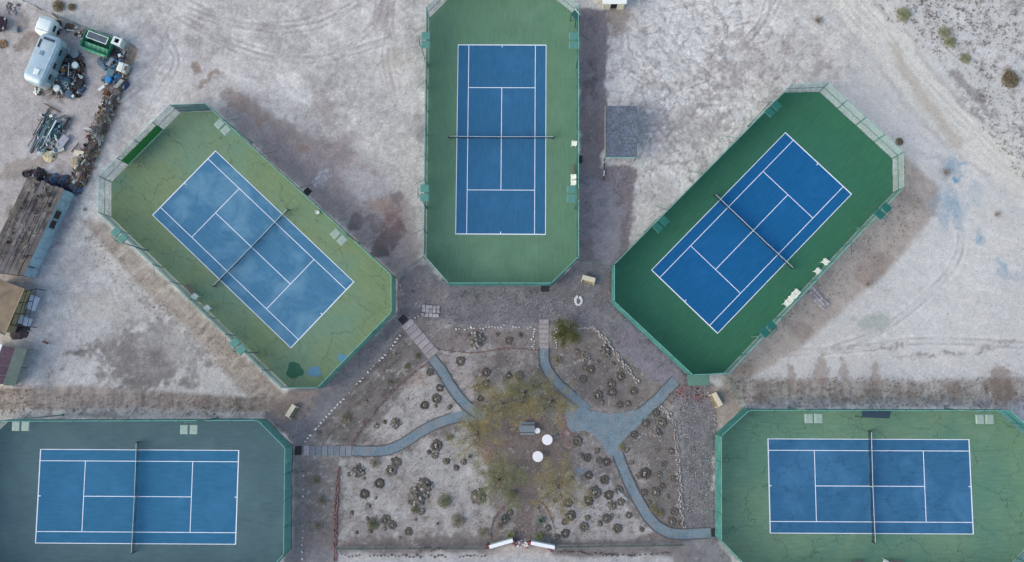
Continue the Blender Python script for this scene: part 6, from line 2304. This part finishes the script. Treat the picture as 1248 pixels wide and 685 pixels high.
p0, p1 = P(52, 416, .1), P(58.5, 419, .1)
tag(MB().rod(p0, p1, .11, 6).build('dark_log', m_rust, loc=(p0.x, p0.y, 0)), 'short dark brown log at the end of the thin pale rod', 'log')

s3 = empty('maroon_shed', 'shed with dark maroon roof and cream sloping side beneath the pergola', 'shed', P(5, 448))
Z3 = 2.7
prism_at(MB(), [(2, 424), (18, 425), (3, 470), (-30, 468), (-18, 420)], 0, Z3 - .1, Z3).build('wall_core', m_cream, s3)
for k in range(4):
    t0, t1 = k / 4, (k + .96) / 4
    A0, B0, A1, B1 = Vector((3, 421.5)), Vector((18.6, 424)), Vector((-14, 470)), Vector((3.5, 468.5))
    prism_at(MB(), [tuple(A0.lerp(A1, t0)), tuple(B0.lerp(B1, t0)), tuple(B0.lerp(B1, t1)), tuple(A0.lerp(A1, t1))], Z3 - .08, Z3, Z3).build('roof_panel', mat('maroon_roof', A(78, 64, 78), var=.2, rnd=.12), s3)
prism_at(MB(), [(-12, 418), (3, 420), (-14, 469), (-32, 466)], Z3 - .07, Z3 + .02, Z3).build('roof_panel', m_wpaint, s3)
a, b = P(18.6, 424, Z3), P(3.5, 468.5, Z3)
c, d = P(33, 426, 1.6), P(16.5, 470.5, 1.6)
m_crw = mat('cream_metal', A(150, 152, 138), var=.12, scale=1.5)
for k in range(5):
    t0, t1 = k / 5, (k + .97) / 5
    v = [a.lerp(b, t0), a.lerp(b, t1), c.lerp(d, t1), c.lerp(d, t0)]
    v += [q - Vector((0, 0, .05)) for q in v]
    MB().add(v, [(0, 1, 2, 3), (7, 6, 5, 4), (0, 4, 5, 1), (1, 5, 6, 2), (2, 6, 7, 3), (3, 7, 4, 0)]).build('sloping_sheet', m_crw, s3)
for q in (c, d, c.lerp(d, .5)):
    MB().rod((q.x, q.y, 0), (q.x, q.y, 1.58), .05, 6).build('post', m_wood, s3)


# ------------------------------------------------------------------ small scrap that nobody could count
def scrap(name, lab, polys, n, mats, seed, smin=.08, smax=.4, z0=0.0):
    rnd = random.Random(seed)
    mb = MB()
    idx = []
    xs = [q[0] for p in polys for q in p]
    ys = [q[1] for p in polys for q in p]
    k = 0
    while k < n:
        x, y = rnd.uniform(min(xs), max(xs)), rnd.uniform(min(ys), max(ys))
        if not any(float(sdist(np.array([x]), np.array([y]), p)[0]) > 0 for p in polys):
            continue
        k += 1
        p = P(x, y)
        a = rnd.uniform(smin, smax)
        t = rnd.random()
        before = len(mb.f)
        if t < .45:
            mb.box((p.x, p.y, rnd.uniform(.05, .5)), (a * rnd.uniform(1, 3.5), a * .3, .05), rz=rnd.uniform(0, 3.14), ry=rnd.uniform(-.4, .4))
        elif t < .7:
            mb.box((p.x, p.y, rnd.uniform(.05, .4)), (a, a * .8, a * .6), rz=rnd.uniform(0, 3.14), rx=rnd.uniform(-.4, .4))
        elif t < .85:
            mb.rod((p.x, p.y, .05), (p.x + rnd.uniform(-1, 1) * a * 3, p.y + rnd.uniform(-1, 1) * a * 3, rnd.uniform(.1, .7)), .025, 5)
        else:
            mb.lathe([(a * .5, 0), (a * .5, a * .7), (a * .35, a * .7), (a * .3, a * .2)], (p.x, p.y, rnd.uniform(0, .3)), 9)
        idx += [rnd.randrange(len(mats))] * (len(mb.f) - before)
    mb.v = [(x, y, z + z0) for x, y, z in mb.v]
    o = mb.build(name, mats[0])
    for m in mats[1:]:
        o.data.materials.append(m)
    o.data.polygons.foreach_set('material_index', idx)
    return tag(o, lab, 'scrap', kind='stuff')


SMAT = [m_black, m_cloth, m_netp, m_rust, m_steelb, m_galv, m_teal, m_wpaint, m_yf, m_wood]
scrap('scrap', 'small mixed scrap between the camper and the yard', [[(84, 60), (100, 66), (104, 84), (104, 110), (92, 120), (68, 120), (62, 108), (74, 88)]], 330, SMAT, 41)
scrap('scrap', 'small mixed scrap between skip and blue drum', [[(122, 62), (158, 62), (156, 84), (146, 116), (126, 112), (128, 90)]], 200, SMAT + [m_bluet], 42)
scrap('scrap', 'small mixed scrap heaped against the yard fence', [[(144, 88), (162, 78), (130, 165), (104, 228), (82, 230), (106, 170), (130, 110)]], 620, [m_rust, m_wood, m_tan, m_yf, m_netp, m_black, m_galv, m_wpaint, m_cloth], 43)
scrap('scrap', 'small mixed scrap round the pipe pile', [[(50, 140), (84, 142), (82, 170), (66, 192), (48, 190), (46, 170)]], 130, [m_steelb, m_teal, m_netp, m_galv, m_black, m_wpaint], 44)
scrap('scrap', 'small dark scrap along the end wall of the long shed', [[(30, 206), (56, 210), (96, 222), (94, 238), (78, 232), (34, 214)]], 150, [m_black, m_cloth, m_steelb, m_netp, m_rust], 45)
scrap('scrap', 'sparse litter along the upper yard fence', [[(60, 24), (100, 36), (118, 46), (104, 52), (74, 36)]], 50, [m_rust, m_white, m_netp, m_wood], 46)
scrap('scrap', 'loose boards and bits weighing down the roof of the long shed', [[(50, 228), (82, 240), (46, 318), (14, 312), (18, 288)]], 60, [m_wood, m_roofs[0], m_roofs[3], m_roofs[1], m_yf], 47, .1, .5, 2.02)
